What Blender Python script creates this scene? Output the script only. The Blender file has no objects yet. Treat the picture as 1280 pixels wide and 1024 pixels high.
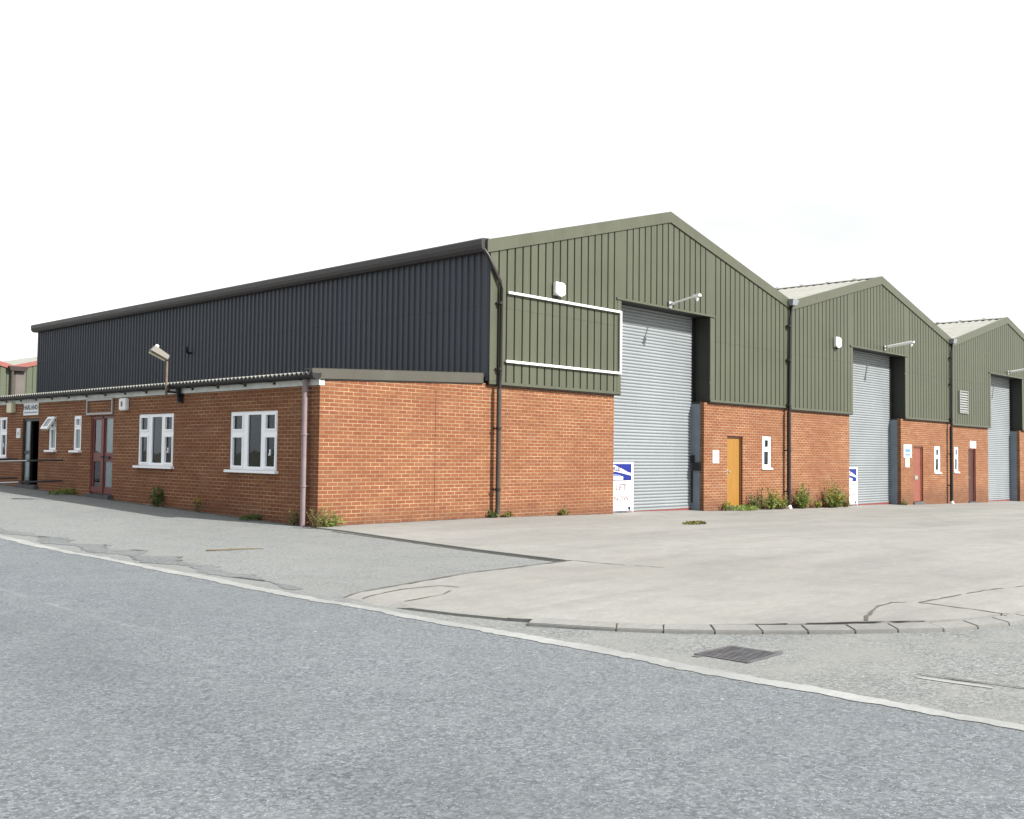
import bpy, bmesh, math, random
from mathutils import Vector, Matrix
S = bpy.context.scene
COL = S.collection
R = math.radians
rnd = random.Random(11)

# ------------------------------------------------------------------ nodes
class NT:
    def __init__(s, name):
        s.m = bpy.data.materials.new(name); s.m.use_nodes = True
        s.t = s.m.node_tree; s.n = s.t.nodes; s.n.clear()
        s.out = s.n.new('ShaderNodeOutputMaterial')
        s.b = s.n.new('ShaderNodeBsdfPrincipled')
        s.l(s.b.outputs[0], s.out.inputs[0])
    def l(s, a, b): s.t.links.new(a, b)
    def put(s, sock, v):
        if isinstance(v, bpy.types.NodeSocket): s.l(v, sock)
        else: sock.default_value = v
    def pos(s): return s.n.new('ShaderNodeNewGeometry').outputs['Position']
    def uv(s): return s.n.new('ShaderNodeTexCoord').outputs['UV']
    def mapv(s, v, scale=(1, 1, 1), rot=(0, 0, 0), loc=(0, 0, 0)):
        m = s.n.new('ShaderNodeMapping'); s.l(v, m.inputs[0])
        m.inputs['Scale'].default_value = scale; m.inputs['Rotation'].default_value = rot; m.inputs['Location'].default_value = loc
        return m.outputs[0]
    def noise(s, v, scale, detail=4, rough=.55, dist=0):
        k = s.n.new('ShaderNodeTexNoise'); s.l(v, k.inputs['Vector'])
        k.inputs['Scale'].default_value = scale; k.inputs['Detail'].default_value = detail
        k.inputs['Roughness'].default_value = rough; k.inputs['Distortion'].default_value = dist
        return k.outputs['Fac']
    def voro(s, v, scale, feature='F1', out='Distance'):
        k = s.n.new('ShaderNodeTexVoronoi'); k.feature = feature; s.l(v, k.inputs['Vector']); k.inputs['Scale'].default_value = scale
        return k.outputs[out]
    def ramp(s, v, a, b, lo=0., hi=1.):
        m = s.n.new('ShaderNodeMapRange'); m.clamp = True; s.put(m.inputs[0], v)
        m.inputs[1].default_value = a; m.inputs[2].default_value = b; m.inputs[3].default_value = lo; m.inputs[4].default_value = hi
        return m.outputs[0]
    def math(s, op, a, b=0.):
        m = s.n.new('ShaderNodeMath'); m.operation = op; s.put(m.inputs[0], a); s.put(m.inputs[1], b); return m.outputs[0]
    def mix(s, f, a, b, mode='MIX'):
        m = s.n.new('ShaderNodeMix'); m.data_type = 'RGBA'; m.blend_type = mode
        s.put(m.inputs[0], f)
        for i, v in ((6, a), (7, b)):
            if isinstance(v, tuple) and len(v) == 3: v = (*v, 1)
            s.put(m.inputs[i], v)
        return m.outputs[2]
    def bump(s, h, strength=.3, dist=.01):
        b = s.n.new('ShaderNodeBump'); b.inputs['Strength'].default_value = strength; b.inputs['Distance'].default_value = dist
        s.l(h, b.inputs['Height']); s.l(b.outputs[0], s.b.inputs['Normal'])
    def sep(s, v):
        k = s.n.new('ShaderNodeSeparateXYZ'); s.l(v, k.inputs[0]); return k.outputs
    def fin(s, col, rough=.6, spec=.35, metal=0.):
        s.put(s.b.inputs['Base Color'], (*col, 1) if isinstance(col, tuple) and len(col) == 3 else col)
        s.put(s.b.inputs['Roughness'], rough); s.b.inputs['Specular IOR Level'].default_value = spec
        s.b.inputs['Metallic'].default_value = metal
        return s.m

def cm(c, k): return tuple(min(1, x * k) for x in c)
def paint(name, c, rough=.5, var=.14, scale=2.5, spec=.35, metal=0., streak=0., dirt=0., bump=0., panel=0.):
    n = NT(name); p = n.pos()
    f = n.noise(p, scale, 5)
    col = n.mix(n.ramp(f, .3, .7), cm(c, 1 - var), cm(c, 1 + var))
    if panel:
        sx = n.sep(p); q = n.math('FLOOR', n.math('DIVIDE', n.math('ADD', sx[0], n.math('MULTIPLY', sx[1], 1.)), panel))
        wn = n.n.new('ShaderNodeTexWhiteNoise'); wn.noise_dimensions = '1D'; n.l(q, wn.inputs['W'])
        col = n.mix(n.ramp(wn.outputs['Value'], 0, 1, 0, .16), col, cm(c, .55))
        lap = n.math('ABSOLUTE', n.math('SUBTRACT', sx[2], 4.62)); col = n.mix(n.ramp(lap, .004, .012, .5, 0), col, cm(c, .4))
    if streak:
        g = n.noise(n.mapv(p, (14, 14, .5)), 1., 3)
        col = n.mix(n.ramp(g, .45, .75, 0, streak), col, cm(c, .6))
    if dirt:
        g = n.noise(p, 9, 6, .7)
        col = n.mix(n.ramp(g, .5, .75, 0, dirt), col, (.12, .10, .08))
    if bump: n.bump(n.noise(p, 40, 3), bump, .004)
    return n.fin(col, n.ramp(f, .3, .7, rough * .9, min(1, rough * 1.12)), spec, metal)

def brick_mat(name, c1, c2, mortar, pale=.5):
    n = NT(name); u = n.uv(); p = n.pos()
    k = n.n.new('ShaderNodeTexBrick'); n.l(u, k.inputs['Vector'])
    k.offset = .5; k.squash = 1
    n.put(k.inputs['Scale'], 1.); n.put(k.inputs['Mortar Size'], .0082); n.put(k.inputs['Mortar Smooth'], .25)
    n.put(k.inputs['Bias'], -.1); n.put(k.inputs['Brick Width'], .225); n.put(k.inputs['Row Height'], .075)
    lg = n.noise(p, .55, 4); md = n.noise(p, 5, 4); fn = n.noise(p, 60, 3)
    a = n.mix(n.ramp(md, .3, .7), (*cm(c1, .88), 1), (*cm(c1, 1.12), 1)); b = n.mix(n.ramp(md, .3, .7), (*cm(c2, 1.12), 1), (*cm(c2, .88), 1))
    n.put(k.inputs['Color1'], a); n.put(k.inputs['Color2'], b)
    mo = n.mix(n.ramp(n.noise(n.mapv(p, (1.2, 1.2, 5)), 1.3, 4), .42, .66), cm(mortar, .72), cm(mortar, 1.3))
    n.put(k.inputs['Mortar'], mo)
    col = n.mix(n.ramp(lg, .3, .7, 0, .45), k.outputs['Color'], cm(c2, .8), 'MIX')
    # salt bloom in broken horizontal patches
    ef = n.math('MULTIPLY', n.ramp(n.noise(n.mapv(p, (1, 1, 3.5)), .9, 5, .65), .53, .68), n.ramp(fn, .35, .6))
    col = n.mix(n.math('MULTIPLY', ef, pale), col, (.34, .25, .17))
    # splashed soil along the foot of the wall
    z = n.sep(p)[2]
    zz = n.math('ADD', z, n.math('MULTIPLY', n.noise(p, 2.2, 4), -.5))
    col = n.mix(n.ramp(zz, -.25, .12, .45, 0), col, (.085, .042, .028))
    col = n.mix(n.ramp(fn, .3, .75, 0, .18), col, cm(c1, .55))
    h = n.math('ADD', n.math('MULTIPLY', k.outputs['Fac'], -1.), n.math('MULTIPLY', fn, .35))
    n.bump(h, .55, .008)
    return n.fin(col, .88, .2)

def asphalt(name, c, light, speck=.5, warm=None, bands=.25, seam=0.):
    n = NT(name); p = n.pos()
    big = n.noise(p, .35, 5, .6); med = n.noise(p, 2.2, 5, .65); fine = n.noise(p, 34, 5, .8); grit = n.noise(p, 95, 3, .7)
    strip = n.noise(n.mapv(p, (1.1, .06, 1)), 1., 4, .6)
    col = n.mix(n.ramp(fine, .36, .64), cm(c, .5), cm(c, 1.5))
    for sc, am in ((46, .62), (88, .5)):
        vcol = n.sep(n.voro(p, sc, out='Color'))
        col = n.mix(n.ramp(vcol[0], .62, .9, 0, am), col, cm(light, 1.35)); col = n.mix(n.ramp(vcol[1], .6, .9, 0, am), col, cm(c, .42))
    cg = n.noise(p, 14, 4, .7); col = n.mix(n.ramp(cg, .42, .66, 0, .32), col, cm(c, 1.45)); col = n.mix(n.ramp(cg, .3, .44, .28, 0), col, cm(c, .55))
    col = n.mix(n.ramp(big, .35, .68, 0, .4), col, cm(c, .74))
    col = n.mix(n.ramp(strip, .42, .66, 0, bands), col, cm(light, .8))
    col = n.mix(n.ramp(med, .5, .72, 0, .3), col, light)
    v = n.voro(p, 55); vc = n.voro(p, 55, out='Color')
    st = n.math('MULTIPLY', n.ramp(v, .16, .3, 1, 0), n.ramp(n.sep(vc)[0], .62, .8))
    col = n.mix(n.math('MULTIPLY', st, speck), col, cm(light, 1.7))
    v2 = n.voro(p, 6.5); vc2 = n.voro(p, 6.5, out='Color')
    st2 = n.math('MULTIPLY', n.ramp(v2, .05, .09, 1, 0), n.ramp(n.sep(vc2)[1], .93, .97))
    col = n.mix(st2, col, (.36, .35, .33))
    if warm: col = n.mix(n.ramp(n.noise(p, 1.1, 5, .6), .4, .66, 0, .7), col, warm)
    if seam:
        dx = n.math('ABSOLUTE', n.math('ADD', n.math('ADD', n.sep(p)[0], seam), n.math('MULTIPLY', n.ramp(n.noise(n.mapv(p, (1, .35, 1)), 1., 2), 0, 1, -.5, .5), .25)))
        col = n.mix(n.math('MULTIPLY', n.ramp(dx, .006, .03, .5, 0), n.math('MULTIPLY', n.ramp(n.sep(p)[1], -9.5, -7.5), n.ramp(n.noise(p, 3, 4), .42, .66))), col, cm(light, 1.25))
        wp = n.math('ABSOLUTE', n.math('ADD', n.sep(p)[0], seam + 1.05)); col = n.mix(n.math('MULTIPLY', n.ramp(wp, .15, .75, .38, 0), n.ramp(n.noise(p, .9, 4), .3, .6)), col, cm(c, .66))
        pit = n.voro(p, 30); pc = n.sep(n.voro(p, 30, out='Color')); col = n.mix(n.math('MULTIPLY', n.ramp(pit, .2, .4, .8, 0), n.ramp(pc[2], .66, .8)), col, cm(c, .3))
    n.bump(n.math('ADD', n.math('MULTIPLY', fine, .7), n.math('MULTIPLY', grit, .4)), .6, .012)
    return n.fin(col, .86, .25)

def concrete(name, c, dark, warm):
    n = NT(name); p = n.pos()
    q = n.mapv(p, (.35, 1.1, 1), (0, 0, R(20)))
    big = n.noise(q, .45, 6, .62, .4); med = n.noise(p, 1.7, 6, .65); fine = n.noise(p, 26, 5, .7); grit = n.noise(p, 90, 3, .7)
    col = n.mix(n.ramp(big, .32, .68), cm(c, 1.14), cm(c, .78))
    col = n.mix(n.ramp(med, .46, .74, 0, .5), col, dark)
    tr = n.noise(n.mapv(p, (.1, 1.6, 1), (0, 0, R(-8))), 1.1, 5, .65)
    col = n.mix(n.ramp(tr, .5, .68, 0, .32), col, cm(dark, .9))
    col = n.mix(n.ramp(n.noise(p, .8, 5, .6), .48, .7, 0, .5), col, warm)
    col = n.mix(n.ramp(fine, .38, .62, 0, .35), col, cm(c, .7))
    mt = n.noise(n.mapv(p, (1.6, 4.2, 1), (0, 0, R(44))), 2.6, 6, .75); col = n.mix(n.ramp(mt, .5, .7, 0, .5), col, cm(c, .74)); col = n.mix(n.ramp(mt, .3, .46, .45, 0), col, cm(c, 1.18))
    v = n.voro(p, 17); vc = n.voro(p, 17, out='Color')
    st = n.math('MULTIPLY', n.ramp(v, .07, .14, 1, 0), n.ramp(n.sep(vc)[0], .86, .92))
    col = n.mix(n.math('MULTIPLY', st, .6), col, cm(dark, .45))
    n.bump(n.math('ADD', fine, n.math('MULTIPLY', grit, .5)), .35, .008)
    return n.fin(col, .9, .2)

def leaf_mat(name, c1, c2):
    n = NT(name)
    g = n.n.new('ShaderNodeNewGeometry')
    col = n.mix(g.outputs['Random Per Island'], c1, c2)
    m = n.fin(col, .6, .3)
    tr = n.n.new('ShaderNodeBsdfTranslucent'); n.l(col, tr.inputs[0])
    mx = n.n.new('ShaderNodeMixShader'); mx.inputs[0].default_value = .25
    n.l(n.b.outputs[0], mx.inputs[1]); n.l(tr.outputs[0], mx.inputs[2]); n.l(mx.outputs[0], n.out.inputs[0])
    return m

def glass_mat(name, tint, amount):
    n = NT(name)
    tr = n.n.new('ShaderNodeBsdfTransparent'); tr.inputs[0].default_value = (*tint, 1)
    gl = n.n.new('ShaderNodeBsdfGlossy'); gl.inputs['Roughness'].default_value = .02; gl.inputs[0].default_value = (.9, .95, 1, 1)
    fr = n.n.new('ShaderNodeFresnel'); fr.inputs[0].default_value = 1.5
    wob = n.n.new('ShaderNodeBump'); wob.inputs['Strength'].default_value = .06; wob.inputs['Distance'].default_value = .02
    n.l(n.noise(n.pos(), 3, 2), wob.inputs['Height']); n.l(wob.outputs[0], gl.inputs['Normal'])
    mx = n.n.new('ShaderNodeMixShader'); n.l(n.math('ADD', fr.outputs[0], amount), mx.inputs[0])
    n.l(tr.outputs[0], mx.inputs[1]); n.l(gl.outputs[0], mx.inputs[2]); n.l(mx.outputs[0], n.out.inputs[0])
    n.n.remove(n.b)
    return n.m

def wood_mat(name, c1, c2):
    n = NT(name); p = n.pos()
    f = n.noise(n.mapv(p, (30, 30, 1.2)), 1., 6, .6, 1.2)
    col = n.mix(n.ramp(f, .35, .65), c1, c2)
    return n.fin(col, .45, .4)

MAT = dict(
    brick=brick_mat('brickwork', (.222, .088, .039), (.172, .058, .030), (.37, .275, .17), .22),
    green=paint('olive_cladding', (.070, .077, .050), .5, .08, .8, streak=.35, panel=1.03),
    green_flash=paint('olive_flashing', (.074, .079, .053), .45, .08, 1.5, streak=.25),
    taupe=paint('taupe_flashing', (.066, .062, .05), .45, .08, 1.5, streak=.2),
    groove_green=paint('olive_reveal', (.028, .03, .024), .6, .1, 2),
    slate=paint('slate_cladding', (.041, .047, .060), .45, .12, .9, streak=.4, panel=1.0),
    gutter=paint('dark_gutter', (.042, .038, .04), .45, .12, 2, streak=.2),
    pipe_dark=paint('pipe_dark_brown', (.02, .016, .016), .4, .15, 4),
    pipe_mauve=paint('pipe_faded_mauve', (.225, .172, .178), .55, .12, 4, streak=.3),
    pipe_low=paint('pipe_grey_brown', (.05, .043, .036), .5, .15, 4),
    roof=paint('weathered_cement_sheet', (.25, .25, .225), .85, .12, 1.2, streak=.3, dirt=.25),
    upvc=paint('white_upvc', (.86, .87, .89), .35, .02, 3, spec=.45),
    vent=paint('grey_louvre', (.21, .215, .21), .45, .05, 4),
    hopper=paint('zinc_grey', (.22, .24, .26), .5, .08, 4),
    sheet_edge=paint('mossy_cement_sheet', (.23, .23, .21), .85, .2, 3, dirt=.6),
    white=paint('white_paint', (.80, .80, .78), .5, .04, 3, dirt=.1),
    fascia=paint('grey_white_fascia', (.62, .63, .60), .65, .15, 2.5, dirt=.45),
    steelwhite=paint('white_steel', (.83, .83, .81), .45, .04, 3, dirt=.15),
    greyframe=paint('grey_aluminium', (.36, .34, .35), .4, .08, 5, metal=.2),
    shutter=paint('galvanised_slats', (.240, .262, .274), .45, .06, .7, metal=.1, streak=.12),
    redbar=paint('red_bottom_bar', (.17, .04, .035), .55, .15, 5, dirt=.3),
    post=paint('blue_grey_steel', (.17, .20, .24), .5, .12, 3, streak=.3),
    black=paint('black_paint', (.012, .012, .014), .45, .15, 4),
    oak=wood_mat('golden_oak_door', (.29, .145, .022), (.235, .11, .016)),
    brownframe=paint('brown_door_frame', (.09, .035, .018), .5, .12, 5),
    reddoor=paint('faded_red_door', (.205, .066, .044), .55, .1, 3, streak=.2),
    darkdoor=paint('maroon_door', (.05, .017, .013), .45, .12, 4),
    maroon=paint('maroon_timber', (.15, .042, .038), .45, .12, 4),
    metal=paint('brushed_steel', (.55, .55, .55), .3, .05, 6, metal=.8),
    glass=glass_mat('window_glass', (.42, .47, .47), -.012),
    glass2=glass_mat('door_glass', (.5, .58, .58), .03),
    frost=paint('obscured_glass', (.17, .22, .235), .2, .15, 8, spec=.6),
    curtain=paint('grey_curtain', (.26, .27, .26), .9, .2, 6),
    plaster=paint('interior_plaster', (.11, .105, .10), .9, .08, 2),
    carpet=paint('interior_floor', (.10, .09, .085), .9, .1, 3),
    cream=paint('cream_plastic', (.62, .58, .42), .4, .05, 4),
    lens=paint('amber_lens', (.20, .16, .065), .25, .15, 8, spec=.5),
    lamp=paint('lamp_housing', (.115, .105, .088), .5, .12, 6, dirt=.3),
    rust=paint('rusty_pole', (.14, .105, .08), .7, .2, 9, dirt=.4),
    railgrey=paint('dark_handrail', (.05, .052, .06), .4, .1, 4),
    fargreen=paint('pale_green_cladding', (.082, .094, .06), .6, .08, .7, streak=.3, panel=1.1),
    farred=paint('salmon_red_verge', (.25, .085, .07), .55, .08, 2),
    valley=paint('valley_grey_brown', (.11, .098, .09), .55, .1, 2),
    farbrown=paint('brown_rainwater', (.06, .045, .042), .55, .1, 2),
    blue=paint('sign_blue', (.006, .016, .17), .4, .05, 4),
    navy=paint('sign_navy', (.006, .008, .05), .4, .05, 4),
    skyblue=paint('sign_light_blue', (.09, .22, .36), .4, .05, 4),
    paleblue=paint('sign_pale_blue', (.17, .22, .36), .4, .05, 4),
    pink=paint('faded_lettering', (.17, .105, .115), .5, .1, 8),
    ink=paint('dark_lettering', (.07, .09, .13), .5, .1, 8),
    iron=paint('cast_iron', (.082, .08, .086), .7, .3, 12, dirt=.4),
    pit=paint('drain_pit_shade', (.012, .012, .012), .9, .1, 4),
    road=asphalt('road_asphalt', (.114, .127, .139), (.19, .204, .212), .9, seam=11.72),
    patch=asphalt('dark_tarmac', (.122, .132, .135), (.185, .193, .195), .7, (.15, .157, .155), .1),
    apron=asphalt('forecourt_tarmac', (.158, .168, .167), (.23, .238, .235), .6, (.185, .19, .183), .2),
    grit=asphalt('gritty_tarmac', (.145, .154, .153), (.245, .25, .243), .8, (.2, .203, .192), .1),
    yard=concrete('yard_concrete', (.248, .246, .232), (.15, .148, .14), (.262, .248, .222)),
    kerb=concrete('kerb_concrete', (.215, .216, .206), (.15, .151, .145), (.22, .215, .195)),
    line=concrete('worn_line_paint', (.285, .29, .285), (.17, .178, .18), (.27, .27, .255)),
    earth=concrete('rough_ground', (.2, .19, .15), (.13, .13, .09), (.22, .19, .13)),
    crack=paint('joint_dirt', (.085, .08, .065), .95, .3, 20),
    leaf=leaf_mat('weed_leaf', (.105, .17, .025), (.23, .28, .065)),
    leaf_dark=leaf_mat('weed_leaf_dark', (.06, .115, .03), (.13, .18, .05)),
    leaf_dry=leaf_mat('weed_leaf_yellowing', (.20, .17, .05), (.10, .12, .03)),
    stem=leaf_mat('weed_stem', (.14, .13, .06), (.20, .15, .08)),
    yellow=leaf_mat('yellow_petals', (.42, .28, .02), (.35, .20, .015)),
    purple=leaf_mat('mauve_petals', (.24, .11, .20), (.19, .08, .17)),
)

# ------------------------------------------------------------------ mesh builder
class MB:
    def __init__(s): s.v = []; s.f = []; s.sm = []; s.mi = []; s.cur = 0
    def poly(s, pts, smooth=False):
        b = len(s.v); s.v += [tuple(p) for p in pts]; s.f.append(list(range(b, b + len(pts)))); s.sm.append(smooth); s.mi.append(s.cur)
    def grid(s, rows, smooth=False, closed=False):
        b = len(s.v); w = len(rows[0])
        for r in rows: s.v += [tuple(p) for p in r]
        for i in range(len(rows) - 1):
            for j in range(w if closed else w - 1):
                k = (j + 1) % w
                s.f.append([b + i * w + j, b + i * w + k, b + (i + 1) * w + k, b + (i + 1) * w + j]); s.sm.append(smooth); s.mi.append(s.cur)
    def hexa(s, p):   # 8 points: bottom 4 ccw, top 4 ccw
        b = len(s.v); s.v += [tuple(q) for q in p]
        for f in ([0, 3, 2, 1], [4, 5, 6, 7], [0, 1, 5, 4], [1, 2, 6, 5], [2, 3, 7, 6], [3, 0, 4, 7]):
            s.f.append([b + i for i in f]); s.sm.append(False); s.mi.append(s.cur)
    def box(s, x0, x1, y0, y1, z0, z1):
        s.hexa([(x0, y0, z0), (x1, y0, z0), (x1, y1, z0), (x0, y1, z0), (x0, y0, z1), (x1, y0, z1), (x1, y1, z1), (x0, y1, z1)])
    def prism(s, pts, d):   # closed loop of 3D pts extruded by vector d
        n = len(pts); b = len(s.v); d = Vector(d)
        s.v += [tuple(p) for p in pts] + [tuple(Vector(p) + d) for p in pts]
        s.f.append(list(range(b + n - 1, b - 1, -1))); s.f.append(list(range(b + n, b + 2 * n)))
        s.sm += [False] * 2; s.mi += [s.cur] * 2
        for i in range(n):
            j = (i + 1) % n
            s.f.append([b + i, b + j, b + n + j, b + n + i]); s.sm.append(False); s.mi.append(s.cur)
    def tube(s, pts, r, n=10, caps=True):
        pts = [Vector(p) for p in pts]; rs = r if isinstance(r, (list, tuple)) else [r] * len(pts)
        rows = []
        for i, p in enumerate(pts):
            t = (pts[min(i + 1, len(pts) - 1)] - pts[max(i - 1, 0)]).normalized()
            a = t.cross(Vector((0, 0, 1)))
            if a.length < .05: a = t.cross(Vector((0, 1, 0)))
            a.normalize(); c = t.cross(a)
            rows.append([p + (a * math.cos(q) + c * math.sin(q)) * rs[i] for q in [2 * math.pi * k / n for k in range(n)]])
        s.grid(rows, True, True)
        if caps: s.poly(rows[0][::-1]); s.poly(rows[-1])
    def build(s, name, mat, parent=None, bevel=0, recalc=True):
        me = bpy.data.meshes.new(name); off = Vector((0, 0, 0)); q = parent
        while q: off += q.location; q = q.parent
        me.from_pydata([tuple(Vector(v) - off) for v in s.v], [], s.f)
        mats = mat if isinstance(mat, (list, tuple)) else [mat]
        for m in mats: me.materials.append(MAT[m])
        for p, sm, mi in zip(me.polygons, s.sm, s.mi): p.use_smooth = sm; p.material_index = mi
        bm = bmesh.new(); bm.from_mesh(me)
        if bevel:
            bmesh.ops.recalc_face_normals(bm, faces=bm.faces)
            bmesh.ops.bevel(bm, geom=list(bm.edges), offset=bevel, segments=2, affect='EDGES', clamp_overlap=True)
        if recalc: bmesh.ops.recalc_face_normals(bm, faces=bm.faces)
        bm.normal_update()
        ul = bm.loops.layers.uv.new('UVMap')
        for f in bm.faces:
            nx, ny, nz = (abs(c) for c in f.normal)
            for lp in f.loops:
                w = lp.vert.co + off
                lp[ul].uv = (w.y + .11, w.z) if nx > ny and nx > nz else ((w.x, w.z) if ny >= nz else (w.x, w.y))
        bm.to_mesh(me); bm.free()
        o = bpy.data.objects.new(name, me); COL.objects.link(o)
        if parent: o.parent = parent
        return o

def tag(o, label=None, cat=None, group=None, kind=None):
    if label: o['label'] = label
    if cat: o['category'] = cat
    if group: o['group'] = group
    if kind: o['kind'] = kind
    return o
def thing(name, loc, label, cat, group=None):
    o = bpy.data.objects.new(name, None); o.empty_display_size = .2; o.location = loc; COL.objects.link(o)
    return tag(o, label, cat, group)
def part(mb, name, mat, parent, bevel=0, label=None):
    o = mb.build(name, mat, parent, bevel)
    if label: o['label'] = label
    return o

def text_mesh(txt, size, font_scale=(1, 1), bold=0.):
    cu = bpy.data.curves.new('lettering', 'FONT'); cu.body = txt; cu.size = size; cu.align_x = 'CENTER'; cu.align_y = 'CENTER'
    cu.extrude = .0015; cu.offset = bold; cu.resolution_u = 3
    o = bpy.data.objects.new('lettering', cu); COL.objects.link(o)
    dg = bpy.context.evaluated_depsgraph_get()
    me = bpy.data.meshes.new_from_object(o.evaluated_get(dg))
    bpy.data.objects.remove(o)
    for v in me.vertices: v.co.x *= font_scale[0]; v.co.y *= font_scale[1]
    return me
def lettering(txt, size, center, facing, mat, parent, sc=(1, 1), bold=0., name='lettering'):
    me = text_mesh(txt, size, sc, bold); me.materials.clear(); me.materials.append(MAT[mat])
    off = Vector((0, 0, 0)); q = parent
    while q: off += q.location; q = q.parent
    c = Vector(center) - off
    if facing == 'y': M = Matrix(((1, 0, 0, c.x), (0, 0, -1, c.y), (0, 1, 0, c.z), (0, 0, 0, 1)))
    else: M = Matrix(((0, 0, -1, c.x), (-1, 0, 0, c.y), (0, 1, 0, c.z), (0, 0, 0, 1)))
    me.transform(M)
    o = bpy.data.objects.new(name, me); COL.objects.link(o); o.parent = parent
    return o

# ------------------------------------------------------------------ terrain
def gf(x, y):
    return -.015 * min(max(x, 0), 60) + .0235 * min(max(y, 0), 30)
def sheet(name, poly, mat, dz, zfun=None, cuts=(), skirt=0):
    bm = bmesh.new()
    vs = [bm.verts.new((x, y, 0)) for x, y in poly]
    f = bm.faces.new(vs)
    bmesh.ops.triangulate(bm, faces=[f])
    for co, no in [((0, 0, 0), (1, 0, 0)), ((60, 0, 0), (1, 0, 0)), ((0, 0, 0), (0, 1, 0)), ((0, 30, 0), (0, 1, 0))] + list(cuts):
        bmesh.ops.bisect_plane(bm, geom=bm.verts[:] + bm.edges[:] + bm.faces[:], plane_co=co, plane_no=no)
    if skirt:
        edges = [e for e in bm.edges if len(e.link_faces) == 1]
        r = bmesh.ops.extrude_edge_only(bm, edges=edges)
        low = {v for v in r['geom'] if isinstance(v, bmesh.types.BMVert)}
    else: low = set()
    for v in bm.verts:
        v.co.z = gf(v.co.x, v.co.y) + (zfun(v.co.x, v.co.y) if zfun else dz) - (skirt if v in low else 0)
    bmesh.ops.recalc_face_normals(bm, faces=bm.faces)
    me = bpy.data.meshes.new(name); bm.to_mesh(me); bm.free(); me.materials.append(MAT[mat])
    o = bpy.data.objects.new(name, me); COL.objects.link(o); o['kind'] = 'structure'
    return o
RZ = -.05
sheet('ground', [(-400, -400), (400, -400), (400, 400), (-400, 400)], 'earth', -.30)
LINE = [(-150, -10.0), (-30, -9.86), (-14.0, -9.80), (-10.1, -9.75), (-7.5, -9.75), (-3.0, -9.60), (1.5, -9.45), (8, -9.25), (30, -8.7), (150, -8.0)]   # (y, x) left road edge
def lx(y):
    for (a, p), (b, q) in zip(LINE, LINE[1:]):
        if a <= y <= b: return p + (q - p) * (y - a) / (b - a)
yy = [a for a, b in LINE]
sheet('road', [(-19.5, -150), (-10.0, -150)] + [(x, y) for y, x in LINE[1:]] + [(-18, 150)], 'road', RZ - .001)
ys = [-60 + .5 * i for i in range(80)] + [-20 + .05 * i for i in range(700)] + [15.1 + .5 * i for i in range(80)]
W = lambda y, k: .078 + .03 * math.sin(y * 1.7 + k) * math.sin(y * .63 + 2 * k) + .018 * math.sin(y * 7.3 + 3 * k) * math.sin(y * 3.1) + rnd.uniform(-.016, .016)
sheet('road_edge_line', [(lx(y) - W(y, 0), y) for y in ys] + [(lx(y) + W(y, 1), y) for y in reversed(ys)], 'line', RZ + .003)
def az(x, y): return -.051 + .039 * max(0, min(1, (x + 9.6) / 5.2))
JOINT = [(-5.42, -7.07), (-7.23, -7.19), (-8.94, -7.42), (-9.62, -7.55)]
EDGE = [(-4.53, -.17), (-4.59, -1.09), (-5.01, -3.5), (-5.26, -5.19), (-5.42, -7.07)]
sheet('forecourt', [(lx(y), y) for y in (150, 30, 8, 1.5, -3, -7.5)] + [(-9.62, -7.55)] + [(x - .0, y) for x, y in JOINT[::-1][1:]] + EDGE[::-1][1:] + [(-4.30, -.1), (-4.30, 26), (8, 26), (8, 60), (60, 60), (60, 150)],
      'apron', 0, az, [((-9.4, 0, 0), (1, 0, 0)), ((-4.42, 0, 0), (1, 0, 0))])
KI = [(-9.55, -8.13), (-9.50, -8.6), (-9.42, -9.1), (-9.28, -9.6), (-9.08, -10.05), (-8.86, -10.45), (-8.55, -10.90), (-8.27, -11.18), (-8.00, -11.42), (-7.65, -11.74), (-7.29, -12.0), (-6.9, -12.28), (-6.4, -12.5), (-5.87, -12.62), (-4.5, -12.8), (10, -13.0), (60, -13.2)]
KO = []
for i, (x, y) in enumerate(KI):
    a = Vector(KI[max(i - 1, 0)]); b = Vector(KI[min(i + 1, len(KI) - 1)]); t = (b - a).normalized(); n = Vector((t.y, -t.x))
    if n.x + n.y > 0: n = -n
    KO.append((x + n.x * .17, y + n.y * .17))
sheet('yard', [(-4.3, -.1), (-4.4, -.15)] + EDGE + JOINT[1:] + [(lx(-7.9) + .05, -7.9)] + KI + [(60, .8), (-4.3, .8)], 'yard', .0, lambda x, y: .012 - .04 * max(0, min(1, (-7.5 - x) / 1.8)) - (.05 * max(0, min(1, (-9.3 - x) / .3)) if y > -8.2 else 0),
      [((-7.5, 0, 0), (1, 0, 0)), ((-9.3, 0, 0), (1, 0, 0)), ((0, -8.2, 0), (0, 1, 0))], skirt=.12)
sheet('side_road', [(lx(y), y) for y in (-7.3, -10.1, -14, -30)] + [(60, -30), (60, -13.2)] + [(x + .01, y) for x, y in KI[::-1]] + [(-9.4, -7.6)], 'grit', RZ - .001)
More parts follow.
